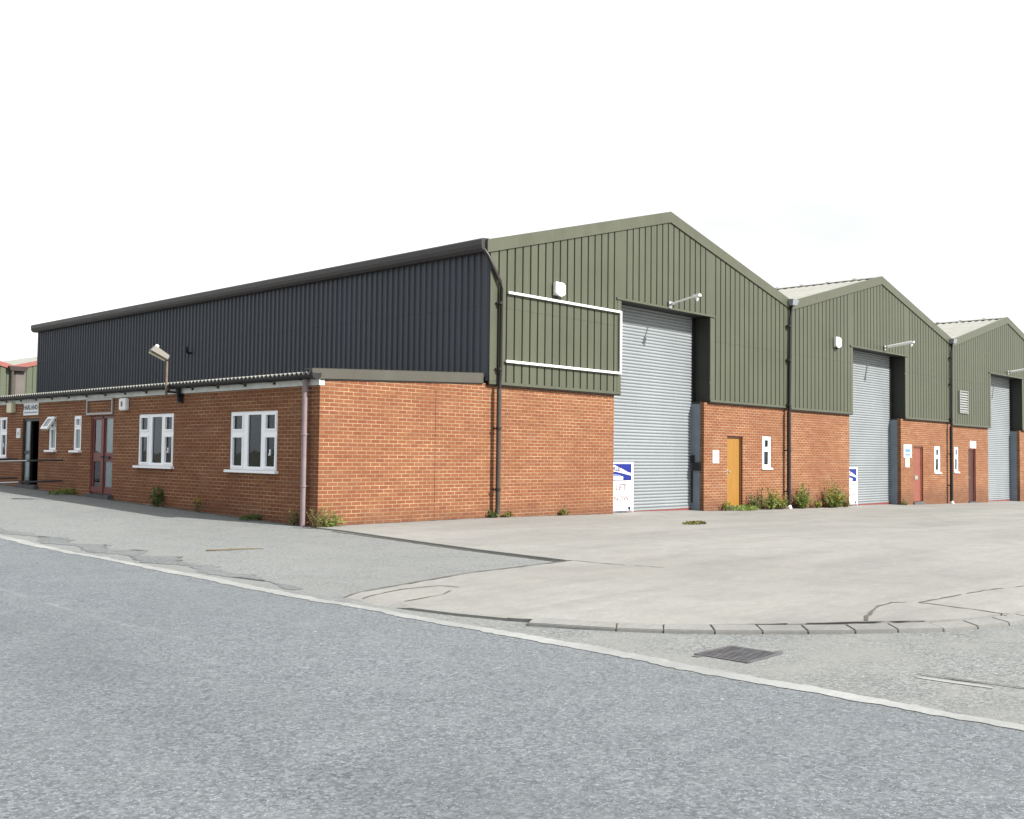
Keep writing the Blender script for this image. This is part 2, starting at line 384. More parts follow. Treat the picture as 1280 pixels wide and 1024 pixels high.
# kerb stones laid along the bell mouth
kb = MB()
def along(path, s):
    d = 0
    for a, b in zip(path, path[1:]):
        a = Vector(a); b = Vector(b); L = (b - a).length
        if s <= d + L: return a + (b - a) * ((s - d) / L), (b - a).normalized()
        d += L
    return Vector(path[-1]), (Vector(path[-1]) - Vector(path[-2])).normalized()
s = 1.75
while s < 40:
    ln = .385 if 2.2 < s < 7.5 else .72
    a, t = along(KI, s + .003); b, t2 = along(KI, s + ln - .003)
    na = Vector((t.y, -t.x)); nb = Vector((t2.y, -t2.x)); na = na if na.x + na.y < 0 else -na; nb = nb if nb.x + nb.y < 0 else -nb
    wd = .19
    tp = [a + na * .018, a + na * wd, b + nb * wd, b + nb * .018]
    sink = max(0, (1.6 - s)) * .03 + rnd.uniform(0, .006)
    top = [gf(p.x, p.y) + .004 - sink - .022 * i2 for p, i2 in zip(tp, (0, 1, 1, 0))]
    kb.hexa([(p.x, p.y, gf(p.x, p.y) - .2) for p in tp] + [(p.x, p.y, z) for p, z in zip(tp, top)])
    s += ln
ko = kb.build('kerb', 'kerb', None, bevel=.007); ko['kind'] = 'structure'

def crack(name, pts, w, zf, jit=.02):
    ps = [Vector(p) for p in pts]; L = []; 
    for a, b in zip(ps, ps[1:]):
        n = max(2, int((b - a).length / .12))
        L += [a + (b - a) * (i / n) for i in range(n)]
    L.append(ps[-1]); m = MB(); rows = []
    for i, p in enumerate(L):
        t = (L[min(i + 1, len(L) - 1)] - L[max(i - 1, 0)]).normalized(); n = Vector((-t.y, t.x))
        p = p + n * rnd.uniform(-jit, jit) * .6; h = w * rnd.uniform(.35, 1.2) / 2
        rows.append([(q.x, q.y, gf(q.x, q.y) + zf(q.x, q.y)) for q in (p - n * h, p + n * h)])
    k = 0
    while k < len(rows) - 1:
        e = min(len(rows) - 1, k + rnd.randint(3, 12)); m.grid(rows[k:e + 1]); k = e + (rnd.randint(0, 2) if w < .04 else 0)
    o = m.build(name, 'crack'); o['kind'] = 'structure'; return o
yz = lambda x, y: .016 - .04 * max(0, min(1, (-7.5 - x) / 1.8))
crack('pavement_crack', JOINT[:4], .05, lambda x, y: .018 - .04 * max(0, min(1, (-7.5 - x) / 1.8)) - .05 * max(0, min(1, (-9.3 - x) / .3)), .012)
crack('pavement_crack', [(-4.7, -.9), (-5.06, -3.5), (-5.31, -5.19), (-5.47, -7.0)], .09, lambda x, y: az(x, y) + .006, .02)
crack('pavement_crack', [(-7.29, -11.92), (-6.8, -11.75), (-6.35, -11.62), (-6.03, -11.62), (-5.83, -11.8), (-5.9, -12.3), (-5.97, -12.66)], .035, yz)
crack('pavement_crack', [(-5.83, -11.8), (-4.4, -11.9), (-2.5, -12.3), (3, -12.5)], .03, yz)
crack('pavement_crack', [(-5.40, -7.07), (-5.36, -7.75), (-5.1, -8.6)], .025, yz)
crack('pavement_crack', KI[3:12], .022, lambda x, y: .017 - .04 * max(0, min(1, (-7.5 - x) / 1.8)), .01)
crack('pavement_crack', KO[4:13], .018, lambda x, y: RZ + .006, .012)
crack('pavement_crack', [(-9.4, -7.75), (-8.8, -7.62), (-8.35, -7.72), (-8.3, -7.95), (-8.75, -8.2), (-9.3, -8.25)], .022, lambda x, y: .018 - .04 * max(0, min(1, (-7.5 - x) / 1.8)) - .05 * max(0, min(1, (-9.3 - x) / .3)), .02)
crack('pavement_crack', [(-4.37 - .12, .2 + .5 * i) for i in range(45)], .07, lambda x, y: az(x, y) + .006, .03)
crack('pavement_crack', [(-4.3 + .6 * i, -.07) for i in range(15)], .06, lambda x, y: .018, .03)
crack('pavement_crack', [(8.6 + .6 * i, -.07) for i in range(15)], .08, lambda x, y: .018, .03)
# ------------------------------------------------------------------ helpers for buildings
def wall(m, axis, o, i, a0, a1, z0, z1, holes=()):
    P = (lambda a, d, z: (a, d, z)) if axis == 'y' else (lambda a, d, z: (d, a, z))
    A = sorted({a0, a1, *[h[0] for h in holes], *[h[1] for h in holes]}); Z = sorted({z0, z1, *[h[2] for h in holes], *[h[3] for h in holes]})
    A = [a for a in A if a0 <= a <= a1]; Z = [z for z in Z if z0 <= z <= z1]
    for p, q in zip(A, A[1:]):
        for b, t in zip(Z, Z[1:]):
            ca, cz = (p + q) / 2, (b + t) / 2
            if any(h[0] < ca < h[1] and h[2] < cz < h[3] for h in holes): continue
            for d in (o, i): m.poly([P(p, d, b), P(q, d, b), P(q, d, t), P(p, d, t)])
            if t > z1 - 1e-6: m.poly([P(p, o, t), P(q, o, t), P(q, i, t), P(p, i, t)])
            if b < z0 + 1e-6: m.poly([P(p, o, b), P(q, o, b), P(q, i, b), P(p, i, b)])
    for h in list(holes) + [(a0, a1, z0, z1)]:
        p, q, b, t = h; b = max(b, z0)
        m.poly([P(p, o, b), P(p, i, b), P(p, i, t), P(p, o, t)]); m.poly([P(q, o, b), P(q, i, b), P(q, i, t), P(q, o, t)])
        if t < z1 - 1e-6: m.poly([P(p, o, t), P(q, o, t), P(q, i, t), P(p, i, t)])
        if b > z0 + 1e-6: m.poly([P(p, o, b), P(q, o, b), P(q, i, b), P(p, i, b)])

def groove_profile(a0, a1, first, pitch, w=.048, d=.034, flat=()):
    pts = [(a0, 0.)]; k = 0
    while first + k * pitch < a1 - .06:
        c = first + k * pitch; k += 1
        if c < a0 + .06 or any(p < c < q for p, q in flat): continue
        pts += [(c - w / 2, 0.), (c - w / 2 + .012, d), (c + w / 2 - .012, d), (c + w / 2, 0.)]
    pts.append((a1, 0.)); return pts
def clad(m, axis, face, sgn, a0, a1, zb, zt, first, pitch, openings=(), flat=(), **kw):
    """profiled sheeting; zb constant, zt(a) roof line; openings (a0,a1,zlintel) start at the foot"""
    pr = groove_profile(a0, a1, first, pitch, flat=flat, **kw)
    xs = sorted({round(a, 4) for a, _ in pr} | {round(v, 4) for o in openings for v in o[:2]} | {round(v, 4) for v in zt.brk if a0 < v < a1})
    def dep(a):
        for (p, u), (q, w2) in zip(pr, pr[1:]):
            if p <= a <= q: return u if q == p else u + (w2 - u) * (a - p) / (q - p)
        return 0.
    P = (lambda a, z: (a, face + sgn * dep(a), z)) if axis == 'y' else (lambda a, z: (face + sgn * dep(a), a, z))
    for p, q in zip(xs, xs[1:]):
        c = (p + q) / 2; b = zb
        for o in openings:
            if o[0] < c < o[1]: b = o[2]
        m.poly([P(p, b), P(q, b), P(q, zt(q)), P(p, zt(p))])
class Line:
    def __init__(s, pts, off=0.): s.p = pts; s.off = off; s.brk = [a for a, _ in pts]
    def __call__(s, x):
        for (a, u), (b, w) in zip(s.p, s.p[1:]):
            if a <= x <= b: return u + (w - u) * (x - a) / (b - a) + s.off
        return (s.p[0][1] if x < s.p[0][0] else s.p[-1][1]) + s.off

def window(parent, axis, face, a0, a1, z0, z1, lights, sill=True, fr=.055, glassmat='glass', label=None, mull=.05, dirn=1):
    """white plastic window set in a wall. lights: list of (a0,a1,z0,z1,opening?) pane rectangles as fractions. face = outer plane of the frame; dirn = +1 when the inside is at larger coordinate"""
    d = .065 * dirn
    m = MB(); g = MB(); ww = a1 - a0; hh = z1 - z0
    rects = [(a0 + l[0] * ww, a0 + l[1] * ww, z0 + l[2] * hh, z0 + l[3] * hh) for l in lights]
    holes = rects
    wall(m, axis, face, face + d, a0, a1, z0, z1, holes)
    for l, r in zip(lights, rects):
        if l[4]:   # raised casement sash round the pane
            e = .038
            wall(m, axis, face - .016 * dirn, face - .001 * dirn, r[0] - e, r[1] + e, r[2] - e, r[3] + e, [r])
    w = part(m, 'window', 'upvc', parent, label=label)
    for r in rects:
        if axis == 'y': g.box(r[0], r[1], face + d * .45, face + d * .55, r[2], r[3])
        else: g.box(min(face + d * .45, face + d * .55), max(face + d * .45, face + d * .55), r[0], r[1], r[2], r[3])
    part(g, 'pane', glassmat, w)
    if sill:
        k = MB(); lo, hi = sorted((face - (.06 if axis == 'y' else .11) * dirn, face + .03 * dirn))
        if axis == 'y': k.box(a0 - .05, a1 + .05, lo, hi, z0 - .05, z0 - .003)
        else: k.box(lo, hi, a0 - .07, a1 + .07, z0 - .055, z0 - .003)
        part(k, 'sill', 'upvc', w, .006)
    return w

def downpipe(parent, pts, r, zsplit=None, hopper=None, shoe=None, clips=(), mat='pipe_dark', low='pipe_low', wally=0.):
    m = MB(); m.tube(pts, r, 12)
    o = part(m, 'downpipe', mat, parent)
    x, y, _ = pts[-1]
    if zsplit:
        m = MB(); m.tube([(x, y, zsplit), (x, y, pts[-1][2] + .02)], r * 1.28, 12); part(m, 'lower_pipe', low, o)
    for z in clips:
        c = MB(); c.tube([(x, y, z - .03), (x, y, z + .03)], r * 1.5, 12); c.box(x - .1, x - .02, y + .01, y + .035, z - .02, z + .02); c.box(x - .015, x + .015, y + .036, wally, z - .02, z + .02)
        part(c, 'bracket', 'pipe_dark', o)
    if shoe:
        m = MB(); m.tube([(x, y, shoe + .1), (x, y - .03, shoe + .02), (x, y - .07, shoe + .005)], r * 1.35, 12); part(m, 'shoe', 'steelwhite', o)
    if hopper:
        hx, hz = hopper; m = MB()
        m.hexa([(hx - .14, y - .1, hz), (hx + .14, y - .1, hz), (hx + .14, y + .1, hz), (hx - .14, y + .1, hz), (hx - .2, y - .15, hz + .19), (hx + .2, y - .15, hz + .19), (hx + .2, y + .1, hz + .19), (hx - .2, y + .1, hz + .19)])
        part(m, 'hopper', 'hopper', o, .008)
    return o

# ------------------------------------------------------------------ the three gabled warehouse units
TOP = Line([(-.12, 6.06), (6.75, 7.90), (13.3, 6.27), (19.85, 7.92), (26.52, 6.23), (33.05, 7.84), (39.75, 6.15)])
FACE = -.08; PITCH = .2565; DEPTH = 24.15
UN = [dict(x0=0., x1=13.3, zb=2.90, ob=(4.50, 8.55), oc=(4.66, 8.72), zl=5.31, ridge=6.75),
      dict(x0=13.3, x1=26.52, zb=2.87, ob=(17.45, 21.66), oc=(17.55, 21.88), zl=5.21, ridge=19.85),
      dict(x0=26.52, x1=39.75, zb=2.76, ob=(30.72, 34.85), oc=(30.86, 35.0), zl=5.17, ridge=33.05)]
ULAB = ['nearest green gabled brick warehouse unit with slate grey cladding on its long side wall',
        'middle green gabled brick warehouse unit with a salmon red side door',
        'farthest green gabled warehouse unit on the right with a white louvre and maroon door']
def shutter(par, x0, x1, zb, zt, y):
    m = MB(); p = .0857; rows = []; z = zb + .13
    prof = [(0, .004), (.1, -.010), (.35, -.023), (.62, -.024), (.82, -.015), (.92, .004)]
    n = int((zt - z) / p)
    for i in range(n):
        for f, d in prof: rows.append([(x0, y + d, z + (i + f) * p), (x1, y + d, z + (i + f) * p)])
    rows.append([(x0, y, zt), (x1, y, zt)])
    m.grid(rows)
    o = part(m, 'shutter_door', 'shutter', par)
    b = MB(); b.box(x0, x1, y - .03, y + .02, zb + .07, zb + .128); part(b, 'bottom_rail', 'shutter', o, .004)
    b = MB(); b.box(x0, x1, y - .035, y + .02, zb, zb + .067); part(b, 'rubber_seal', 'redbar', o)
    for xa, xb in ((x0 - .01, x0 + .07), (x1 - .075, x1 + .01)):
        g = MB(); g.box(xa, xb, y - .055, y - .03, zb, zt); g.box(xa if xa < x0 else xb - .02, xa + .02 if xa < x0 else xb, y - .03, y + .05, zb, zt)
        part(g, 'guide', 'black', o)
    return o
def leaf_door(par, x0, x1, z0, z1, mat, frame, handle_left=True, label=None, plate=False, pane=False):
    """timber door in a brick reveal of the front wall"""
    m = MB(); f = .06
    m.box(x0 + f, x1 - f, .075, .12, z0 + .06, z1 - f)
    d = part(m, 'door', mat, par, .004, label)
    k = MB(); k.box(x0, x0 + f - .004, .045, .15, z0, z1); k.box(x1 - f + .004, x1, .045, .15, z0, z1); k.box(x0 + f - .003, x1 - f + .003, .045, .15, z1 - f + .004, z1)
    part(k, 'frame', frame, d, .004)
    k = MB(); k.box(x0 - .03, x1 + .03, -.05, .15, z0 - .1, z0 + .05); part(k, 'step', 'iron', d, .008)
    hx = x0 + f + .07 if handle_left else x1 - f - .07; hz = z0 + 1.05
    h = MB(); h.tube([(hx, .075, hz), (hx, .03, hz)], .013, 8); h.tube([(hx, .03, hz), (hx + (.11 if handle_left else -.11), .03, hz)], .011, 8); h.box(hx - .022, hx + .022, .066, .0745, hz - .09, hz + .07)
    if plate: h.box(x0 + (x1 - x0) * .3, x0 + (x1 - x0) * .62, .062, .0745, hz - .16, hz - .02)
    part(h, 'handle', 'metal', d)
    return d
for i, U in enumerate(UN):
    x0, x1 = U['x0'], U['x1']; u = thing('warehouse_unit', ((x0 + x1) / 2, 0, gf((x0 + x1) / 2, 0)), ULAB[i], 'warehouse', 'gabled warehouse units in the terrace'); U['o'] = u
    gl = gf(U['ob'][0], 0)
    # brick plinth wall with the door and window openings
    holes = [(U['ob'][0], U['ob'][1], -2, U['zb'])]
    if i == 0: holes += [(9.74, 10.58, -2, 1.985), (11.70, 12.22, 1.07, 2.02)]
    if i == 1: holes += [(22.80, 23.70, -2, 1.87), (24.83, 25.42, .86, 1.90)]
    if i == 2: holes += [(26.87, 27.32, .88, 1.90), (28.40, 29.24, -2, 1.84)]
    for wa, wb in ((x0, U['ob'][0]), (U['ob'][1], x1)):
        m = MB(); wall(m, 'y', 0., .13, wa, wb, -1.2, U['zb'], [(a, b, max(c, -1.2), min(d, U['zb'])) for a, b, c, d in holes[1:] if wa < a < wb])
        part(m, 'brick_wall', 'brick', u)
    if i == 0:   # side wall up to the sheeting, seen inside the office too
        m = MB(); wall(m, 'x', 0., .25, .131, DEPTH, -1.2, 3.3)
        part(m, 'brick_wall', 'brick', u)
    # profiled green sheeting
    m = MB(); oc = U['oc']
    fl = [(oc[0] - .17, oc[0]), (oc[1], oc[1] + .24)] + ([(0, .22)] if i == 0 else [])
    clad(m, 'y', FACE, 1, x0 + (.0 if i else .0), x1, U['zb'] + .03, Line(TOP.p, -.10), x0 + .27, PITCH, [(oc[0], oc[1], U['zl'])], fl)
    part(m, 'wall_cladding', 'green', u)
    for a, b in ((x0 + (.0 if i == 0 else .02), oc[0] - .003), (oc[1] + .003, x1 - .02)):
        m = MB(); m.box(a, b, FACE + .004, .0 - .002, U['zb'] - .012, U['zb'] + .012)
        part(m, 'foot_flashing_shade', 'black', u)  # black colour stands in for the shade under the sheeting overhang
    m = MB()
    for a, b in ((x0 + .0, oc[0] - .004), (oc[1] + .004, x1 - .02)):
        m.box(a, b, FACE - .016, FACE + .03, U['zb'] + .014, U['zb'] + .075)
    m.box(oc[0] - .15, oc[0] - .001, FACE - .007, FACE + .005, U['zb'] + .08, U['zl'] - .03)
    m.box(oc[1] + .001, oc[1] + .2, FACE - .007, FACE + .005, U['zb'] + .08, U['zl'] - .03)
    m.box(oc[0] - .2, oc[1] + .22, FACE - .035, FACE + .02, U['zl'] - .025, U['zl'] + .025)
    part(m, 'opening_flashing', 'green_flash', u)
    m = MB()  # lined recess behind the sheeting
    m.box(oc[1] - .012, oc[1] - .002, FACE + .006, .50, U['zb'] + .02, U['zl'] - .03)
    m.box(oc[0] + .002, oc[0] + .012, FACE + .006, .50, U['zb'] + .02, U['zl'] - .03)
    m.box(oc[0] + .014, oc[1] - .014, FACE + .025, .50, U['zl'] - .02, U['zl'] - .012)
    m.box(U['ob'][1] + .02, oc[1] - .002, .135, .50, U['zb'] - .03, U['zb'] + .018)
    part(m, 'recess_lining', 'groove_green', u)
    for a, b in ((U['ob'][0] - .12, U['ob'][0] - .001), (U['ob'][1] + .001, U['ob'][1] + .12)):
        m = MB(); m.box(a, b, .132, .47, -1.0, U['zb'] - .04); part(m, 'steel_post', 'post', u, .006)
    sd = shutter(u, U['ob'][0] - .02, U['ob'][1] + .10, gf(U['ob'][0] + 2, 0) + (.0 if i else -.02), U['zl'] + .15, .45)
    m = MB(); m.box(U['ob'][0] - 1, U['ob'][1] + 1, .5, 1.4, U['zl'] - .0, U['zl'] + .6); part(m, 'shutter_box', 'black', u)
    # verge flashing bands
    m = MB(); T = TOP
    for a, b in ((x0 - (.12 if i == 0 else 0), U['ridge']), (U['ridge'], x1)):
        pts = [(a, FACE - .035, T(a) - .29), (b, FACE - .035, T(b) - .29), (b, FACE - .035, T(b)), (a, FACE - .035, T(a))]
        m.prism(pts, (0, .10, 0))
    part(m, 'verge_flashing', 'green_flash', u)
    # cement sheet roof
    m = MB()
    for a, b in ((x0, U['ridge']), (U['ridge'], x1)):
        n = 164; rows = []
        for k in range(n + 1):
            y = FACE + .06 + (DEPTH - FACE) * k / n; c = .022 * (1 if k % 2 else -1)
            rows.append([(a, y, T(a) + c - .05), (b, y, T(b) + c - .05)])
        m.grid(rows)
    rr = part(m, 'roof', 'roof', u)
    m = MB(); y = 0.
    while y < DEPTH:
        z = T(U['ridge']); r_ = U['ridge']
        m.prism([(r_ - .28, y, z - .08), (r_ - .02, y, z - .0), (r_ + .02, y, z - .0), (r_ + .28, y, z - .08), (r_, y, z - .03)], (0, 1.0, 0)); 
        m.tube([(r_, y + .86, z - .005), (r_, y + 1.0, z - .005)], .035, 8); y += 1.05
    part(m, 'ridge_capping', 'roof', rr)
    # back and party walls
    m = MB(); m.poly([(x0, DEPTH, -1), (x1, DEPTH, -1), (x1, DEPTH, T(x1) - .1), (U['ridge'], DEPTH, T(U['ridge']) - .1), (x0, DEPTH, T(x0) - .1)])
    if i == 2: m.box(x1 - .1, x1, .2, DEPTH - .01, -1, T(x1) - .15)
    part(m, 'back_wall', 'slate', u)

u1, u2, u3 = (U['o'] for U in UN)
# unit one: slate sheeting along the side wall, box gutter
m = MB(); flatline = Line([(-1., 5.98), (40, 5.98)])
pts = []
def ribs(y0, y1, pitch):
    o = [(y0, 0.)]; y = y0 + .2
    while y < y1 - .1:
        o += [(y - .035, 0.), (y - .018, -.035), (y + .018, -.035), (y + .035, 0.)]; y += pitch
    return o + [(y1, 0.)]
pr = ribs(.004, DEPTH, .2)
m.grid([[(-.03 + d, y, 2.98) for y, d in pr], [(-.03 + d, y, 5.95) for y, d in pr]])
m.poly([(-.03, .004, 2.98), (.0, -.06, 2.98), (.0, -.06, 5.95), (-.03, .004, 5.95)])
part(m, 'side_cladding', 'slate', u1)
m = MB(); m.box(-.028, .2, DEPTH - .02, DEPTH + .03, 2.5, 6.0); part(m, 'corner_flashing', 'green_flash', u1)
m = MB(); m.box(.001, .215, FACE - .012, FACE + .01, U and 2.98, 5.76); part(m, 'corner_flashing', 'green_flash', u1)
m = MB()
prof = [(-.02, 5.80), (-.17, 5.80), (-.23, 5.86), (-.25, 5.94), (-.25, 6.05), (-.22, 6.08), (-.02, 6.10)]
m.prism([(x, -.05, z) for x, z in prof], (0, DEPTH + .2, 0))
part(m, 'gutter', 'gutter', u1)
m = MB(); m.tube([(-.001, 12.6, 4.33), (-.16, 12.6, 4.33), (-.2, 12.6, 4.38), (-.2, 12.6, 4.52)], .035, 8); part(m, 'vent_pipe', 'black', u1)
downpipe(u1, [(-.14, -.04, 5.84), (-.12, -.12, 5.70), (.24, -.16, 5.16), (.275, -.16, 5.02), (.275, -.16, 3.2), (.26, -.15, 2.9), (.25, -.15, .06)], .042, 2.82, None, .0, [4.7, 3.25, 1.95, .62], wally=-.002)
downpipe(u1, [(13.18, -.15, 6.1), (13.14, -.15, 5.7), (13.06, -.15, 2.9), (13.03, -.15, -.12)], .05, 2.8, (13.22, 6.1), -.19, [5.45, 4.4, 3.0, 1.6, .35], low='pipe_dark', wally=-.002)
downpipe(u2, [(26.27, -.15, 6.04), (26.25, -.15, 5.7), (26.19, -.15, 2.9), (26.15, -.15, -.32)], .05, 2.7, (26.32, 6.04), -.39, [5.45, 4.4, 3.0, 1.6, .35], low='pipe_dark', wally=-.002)
leaf_door(u1, 9.74, 10.58, -.08, 1.985, 'oak', 'brownframe', True, 'golden oak coloured flush door')
leaf_door(u2, 22.80, 23.70, -.28, 1.87, 'reddoor', 'reddoor', True, 'faded salmon red flush door', plate=True)
leaf_door(u3, 28.40, 29.24, -.42, 1.84, 'darkdoor', 'maroon', True, 'dark maroon flush door')
two = [(.25, .75, .10, .52, False), (.27, .73, .66, .88, True)]
window(u1, 'y', .02, 11.70, 12.22, 1.07, 2.02, two, True)
window(u2, 'y', .02, 24.83, 25.42, .86, 1.90, two, True)
window(u3, 'y', .02, 26.87, 27.32, .88, 1.90, two, True)
m = MB(); m.box(27.16, 28.14, FACE - .05, FACE - .005, 3.28, 3.33); m.box(27.16, 28.14, FACE - .05, FACE - .005, 4.16, 4.21); m.box(27.16, 27.21, FACE - .05, FACE - .005, 3.331, 4.159); m.box(28.09, 28.14, FACE - .05, FACE - .005, 3.331, 4.159)
z = 3.35
while z < 4.12:
    m.hexa([(27.212, FACE - .055, z), (28.088, FACE - .055, z), (28.088, FACE - .045, z - .005), (27.212, FACE - .045, z - .005), (27.212, FACE - .012, z + .085), (28.088, FACE - .012, z + .085), (28.088, FACE - .006, z + .08), (27.212, FACE - .006, z + .08)]); z += .1
part(m, 'vent_louvre', 'vent', u3)
m = MB(); m.box(27.17, 28.13, FACE - .004, FACE - .002, 3.29, 4.20); part(m, 'vent_backing', 'black', u3)
# chain hoist on the first shutter
m = MB(); x = 8.548; m.box(x - .07, x, .10, .36, 1.0, 1.22); m.box(x - .05, x, .30, .41, 1.22, 1.42); m.box(x - .03, x, .36, .40, .1, 1.0)
part(m, 'chain_hoist', 'black', u1, .008)

# ------------------------------------------------------------------ office extension
OX = -4.38; OY1 = 24.15
off = thing('office_extension', (OX / 2, 10, gf(-4, 10)), 'single storey brick office lean-to with white windows along the road', 'office building')
def oh(y0, y1, z0, z1): return (y0, y1, z0, z1)
H = dict(w1=(1.38, 3.11, 1.01, 2.20), w2=(5.46, 7.12, 1.03, 2.22), d2=(8.40, 9.64, -1.2, 2.22), s1=(10.20, 10.66, 1.36, 2.25), s2=(11.72, 12.20, 1.36, 2.25), d1=(12.84, 13.97, -1.2, 2.22), w3=(15.10, 16.75, 1.12, 2.29), w4=(19, 20.7, 1.12, 2.29))
m = MB(); wall(m, 'x', OX, OX + .11, 0., OY1, -1.2, 2.64, list(H.values()))
wall(m, 'y', 0., .13, OX + .111, -1.478, -1.2, 2.72); wall(m, 'y', 0., .13, -1.462, -.001, -1.2, 2.72)
m.prism([(OX + .11, 0.002, 2.722), (-.001, 0.002, 2.722), (-.001, 0.002, 2.93), (OX + .3, .002, 2.76)], (0, .126, 0))
wall(m, 'y', OY1 - .2, OY1, OX + .111, -.05, -1.2, 2.75)
part(m, 'brick_wall', 'brick', off)
m = MB(); m.box(-1.477, -1.463, .006, .12, -1, 2.9); part(m, 'movement_joint', 'brownframe', off)
m = MB(); m.box(OX - .022, OX + .1, -.004, OY1, 2.645, 2.80); part(m, 'fascia_board', 'fascia', off)
# corrugated cement roof
n = int((OY1 + .1) / .146 * 8); top = []; bot = []
for k in range(n + 1):
    y = -.02 + k * .146 / 8; c = .023 * math.cos(2 * math.pi * k / 8)
    zr = lambda x: 2.856 + (x + 4.62) * .05
    top.append([(-4.62, y, zr(-4.62) + c + .007), (-.04, y, zr(-.04) + c + .007)]); bot.append([(-4.62, y, zr(-4.62) + c - .007), (-.04, y, zr(-.04) + c - .007)])
m = MB(); m.grid(top, True); m.grid(bot, True); m.grid([[a[0], b[0]] for a, b in zip(top, bot)])
part(m, 'roof', 'sheet_edge', off)
m = MB()
gp = [(-4.40, 2.858), (-4.405, 2.80), (-4.43, 2.765), (-4.47, 2.75), (-4.53, 2.75), (-4.575, 2.765), (-4.60, 2.80), (-4.605, 2.858)]
gi = [(x * 1.0 + (.008 if x < -4.49 else -.008), z + .008) for x, z in gp]
m.grid([[(x, y, z) for x, z in gp + gi[::-1]] for y in (-.06, OY1)], True, True)
m.prism([(x, -.066, z) for x, z in gp], (0, .012, 0))
gu = part(m, 'gutter', 'black', off)
y = .4
while y < OY1:
    m = MB(); m.box(-4.60, -4.403, y, y + .03, 2.74, 2.748); m.box(-4.435, -4.403, y - .01, y + .04, 2.70, 2.739); y += 1.05
    part(m, 'gutter_bracket', 'pipe_dark', gu)
m = MB(); m.tube([(-4.48, 5.12, 2.78), (-4.47, 5.12, 2.66), (-4.46, 5.12, 2.46)], [.06, .05, .045], 10); m.box(-4.44, -4.403, 5.04, 5.2, 2.44, 2.64); part(m, 'gutter_outlet', 'black', gu)
m = MB(); m.prism([(OX - .2, -.03, 2.755), (-.12, -.03, 2.925), (-.12, -.03, 3.135), (OX - .2, -.03, 2.935)][::1], (0, .028, 0)); m.prism([(OX - .2, -.03, 2.937), (-.12, -.03, 3.137), (-.12, -.03, 3.147), (OX - .2, -.03, 2.947)], (0, .28, 0))
part(m, 'verge_flashing', 'taupe', off, 0)
m = MB(); m.box(OX + .01, -.16, -.012, -.001, 2.70, 2.752); 
m = MB(); m.prism([(OX + .0, -.018, 2.735), (-.12, -.018, 2.905), (-.12, -.018, 2.923), (OX + .0, -.018, 2.753)], (0, .016, 0)); part(m, 'drip_strip', 'black', off)
# corner downpipe
dp = MB(); dp.tube([(-4.48, .33, 2.80), (-4.48, .33, 2.70), (-4.475, .33, 1.4), (-4.475, .33, -.02)], .055, 14)
d = part(dp, 'downpipe', 'pipe_mauve', off); 
for z in (2.55, 1.72, .75):
    c = MB(); c.tube([(-4.475, .33, z - .02), (-4.475, .33, z + .02)], .066, 14); c.box(-4.44, OX + .002, .28, .38, z - .015, z + .015)
    part(c, 'bracket', 'pipe_mauve', d)
# windows
three = [(.055, .26, .07, .555, True), (.055, .26, .70, .93, True), (.375, .655, .06, .94, False), (.755, .945, .07, .555, True), (.755, .945, .70, .93, True)]
three_m = [(1 - b, 1 - a, c0, d0, e) for a, b, c0, d0, e in three]
for key in ('w1', 'w2', 'w3', 'w4'):
    h = H[key]; w = window(off, 'x', OX + .02, *h, three_m)
    k = MB(); ya = h[1] - .47; rows = []
    for j in range(30):
        y = ya + .36 * j / 29; rows.append([(OX + .17 + .02 * math.sin(j * 1.5), y, h[2] + .02), (OX + .17 + .02 * math.sin(j * 1.5 + .4), y, h[3] - .02)])
    k.grid(rows, True); part(k, 'curtain', 'curtain', w)
    k = MB(); k.box(OX + .0, OX + .018, h[0] + .24, h[0] + .265, h[2] + .3, h[2] + .42); k.box(OX - .02, OX, h[0] + .245, h[0] + .26, h[2] + .3, h[2] + .34); part(k, 'handle', 'upvc', w)
window(off, 'x', OX + .02, *H['s1'], [(.2, .8, .07, .60, False), (.26, .74, .73, .90, True)], glassmat='frost')
w = window(off, 'x', OX + .02, *H['s2'], [(.2, .8, .07, .60, False), (.16, .84, .70, .94, False)], glassmat='frost', label='narrow white window with its top light propped open')
hz = H['s2'][3] - .03; a = R(32); m = MB(); g = MB()   # open top light, hinged at the head
def fl(y, s_, d_): return (OX - .0 - s_ * math.sin(a) - d_ * math.cos(a), y, hz - s_ * math.cos(a) + d_ * math.sin(a))
y0, y1 = H['s2'][0] + .02, H['s2'][1] - .02
for ya, yb, sa, sb in ((y0, y1, 0, .07), (y0, y1, .31, .38), (y0, y0 + .07, .0701, .3099), (y1 - .07, y1, .0701, .3099)):
    m.hexa([fl(ya, sa, 0), fl(yb, sa, 0), fl(yb, sb, 0), fl(ya, sb, 0), fl(ya, sa, .05), fl(yb, sa, .05), fl(yb, sb, .05), fl(ya, sb, .05)])
part(m, 'open_top_light', 'upvc', w)
g = MB(); g.hexa([fl(y0 + .07, .07, .02), fl(y1 - .07, .07, .02), fl(y1 - .07, .31, .02), fl(y0 + .07, .31, .02), fl(y0 + .07, .07, .03), fl(y1 - .07, .07, .03), fl(y1 - .07, .31, .03), fl(y0 + .07, .31, .03)])
part(g, 'top_pane', 'frost', w)
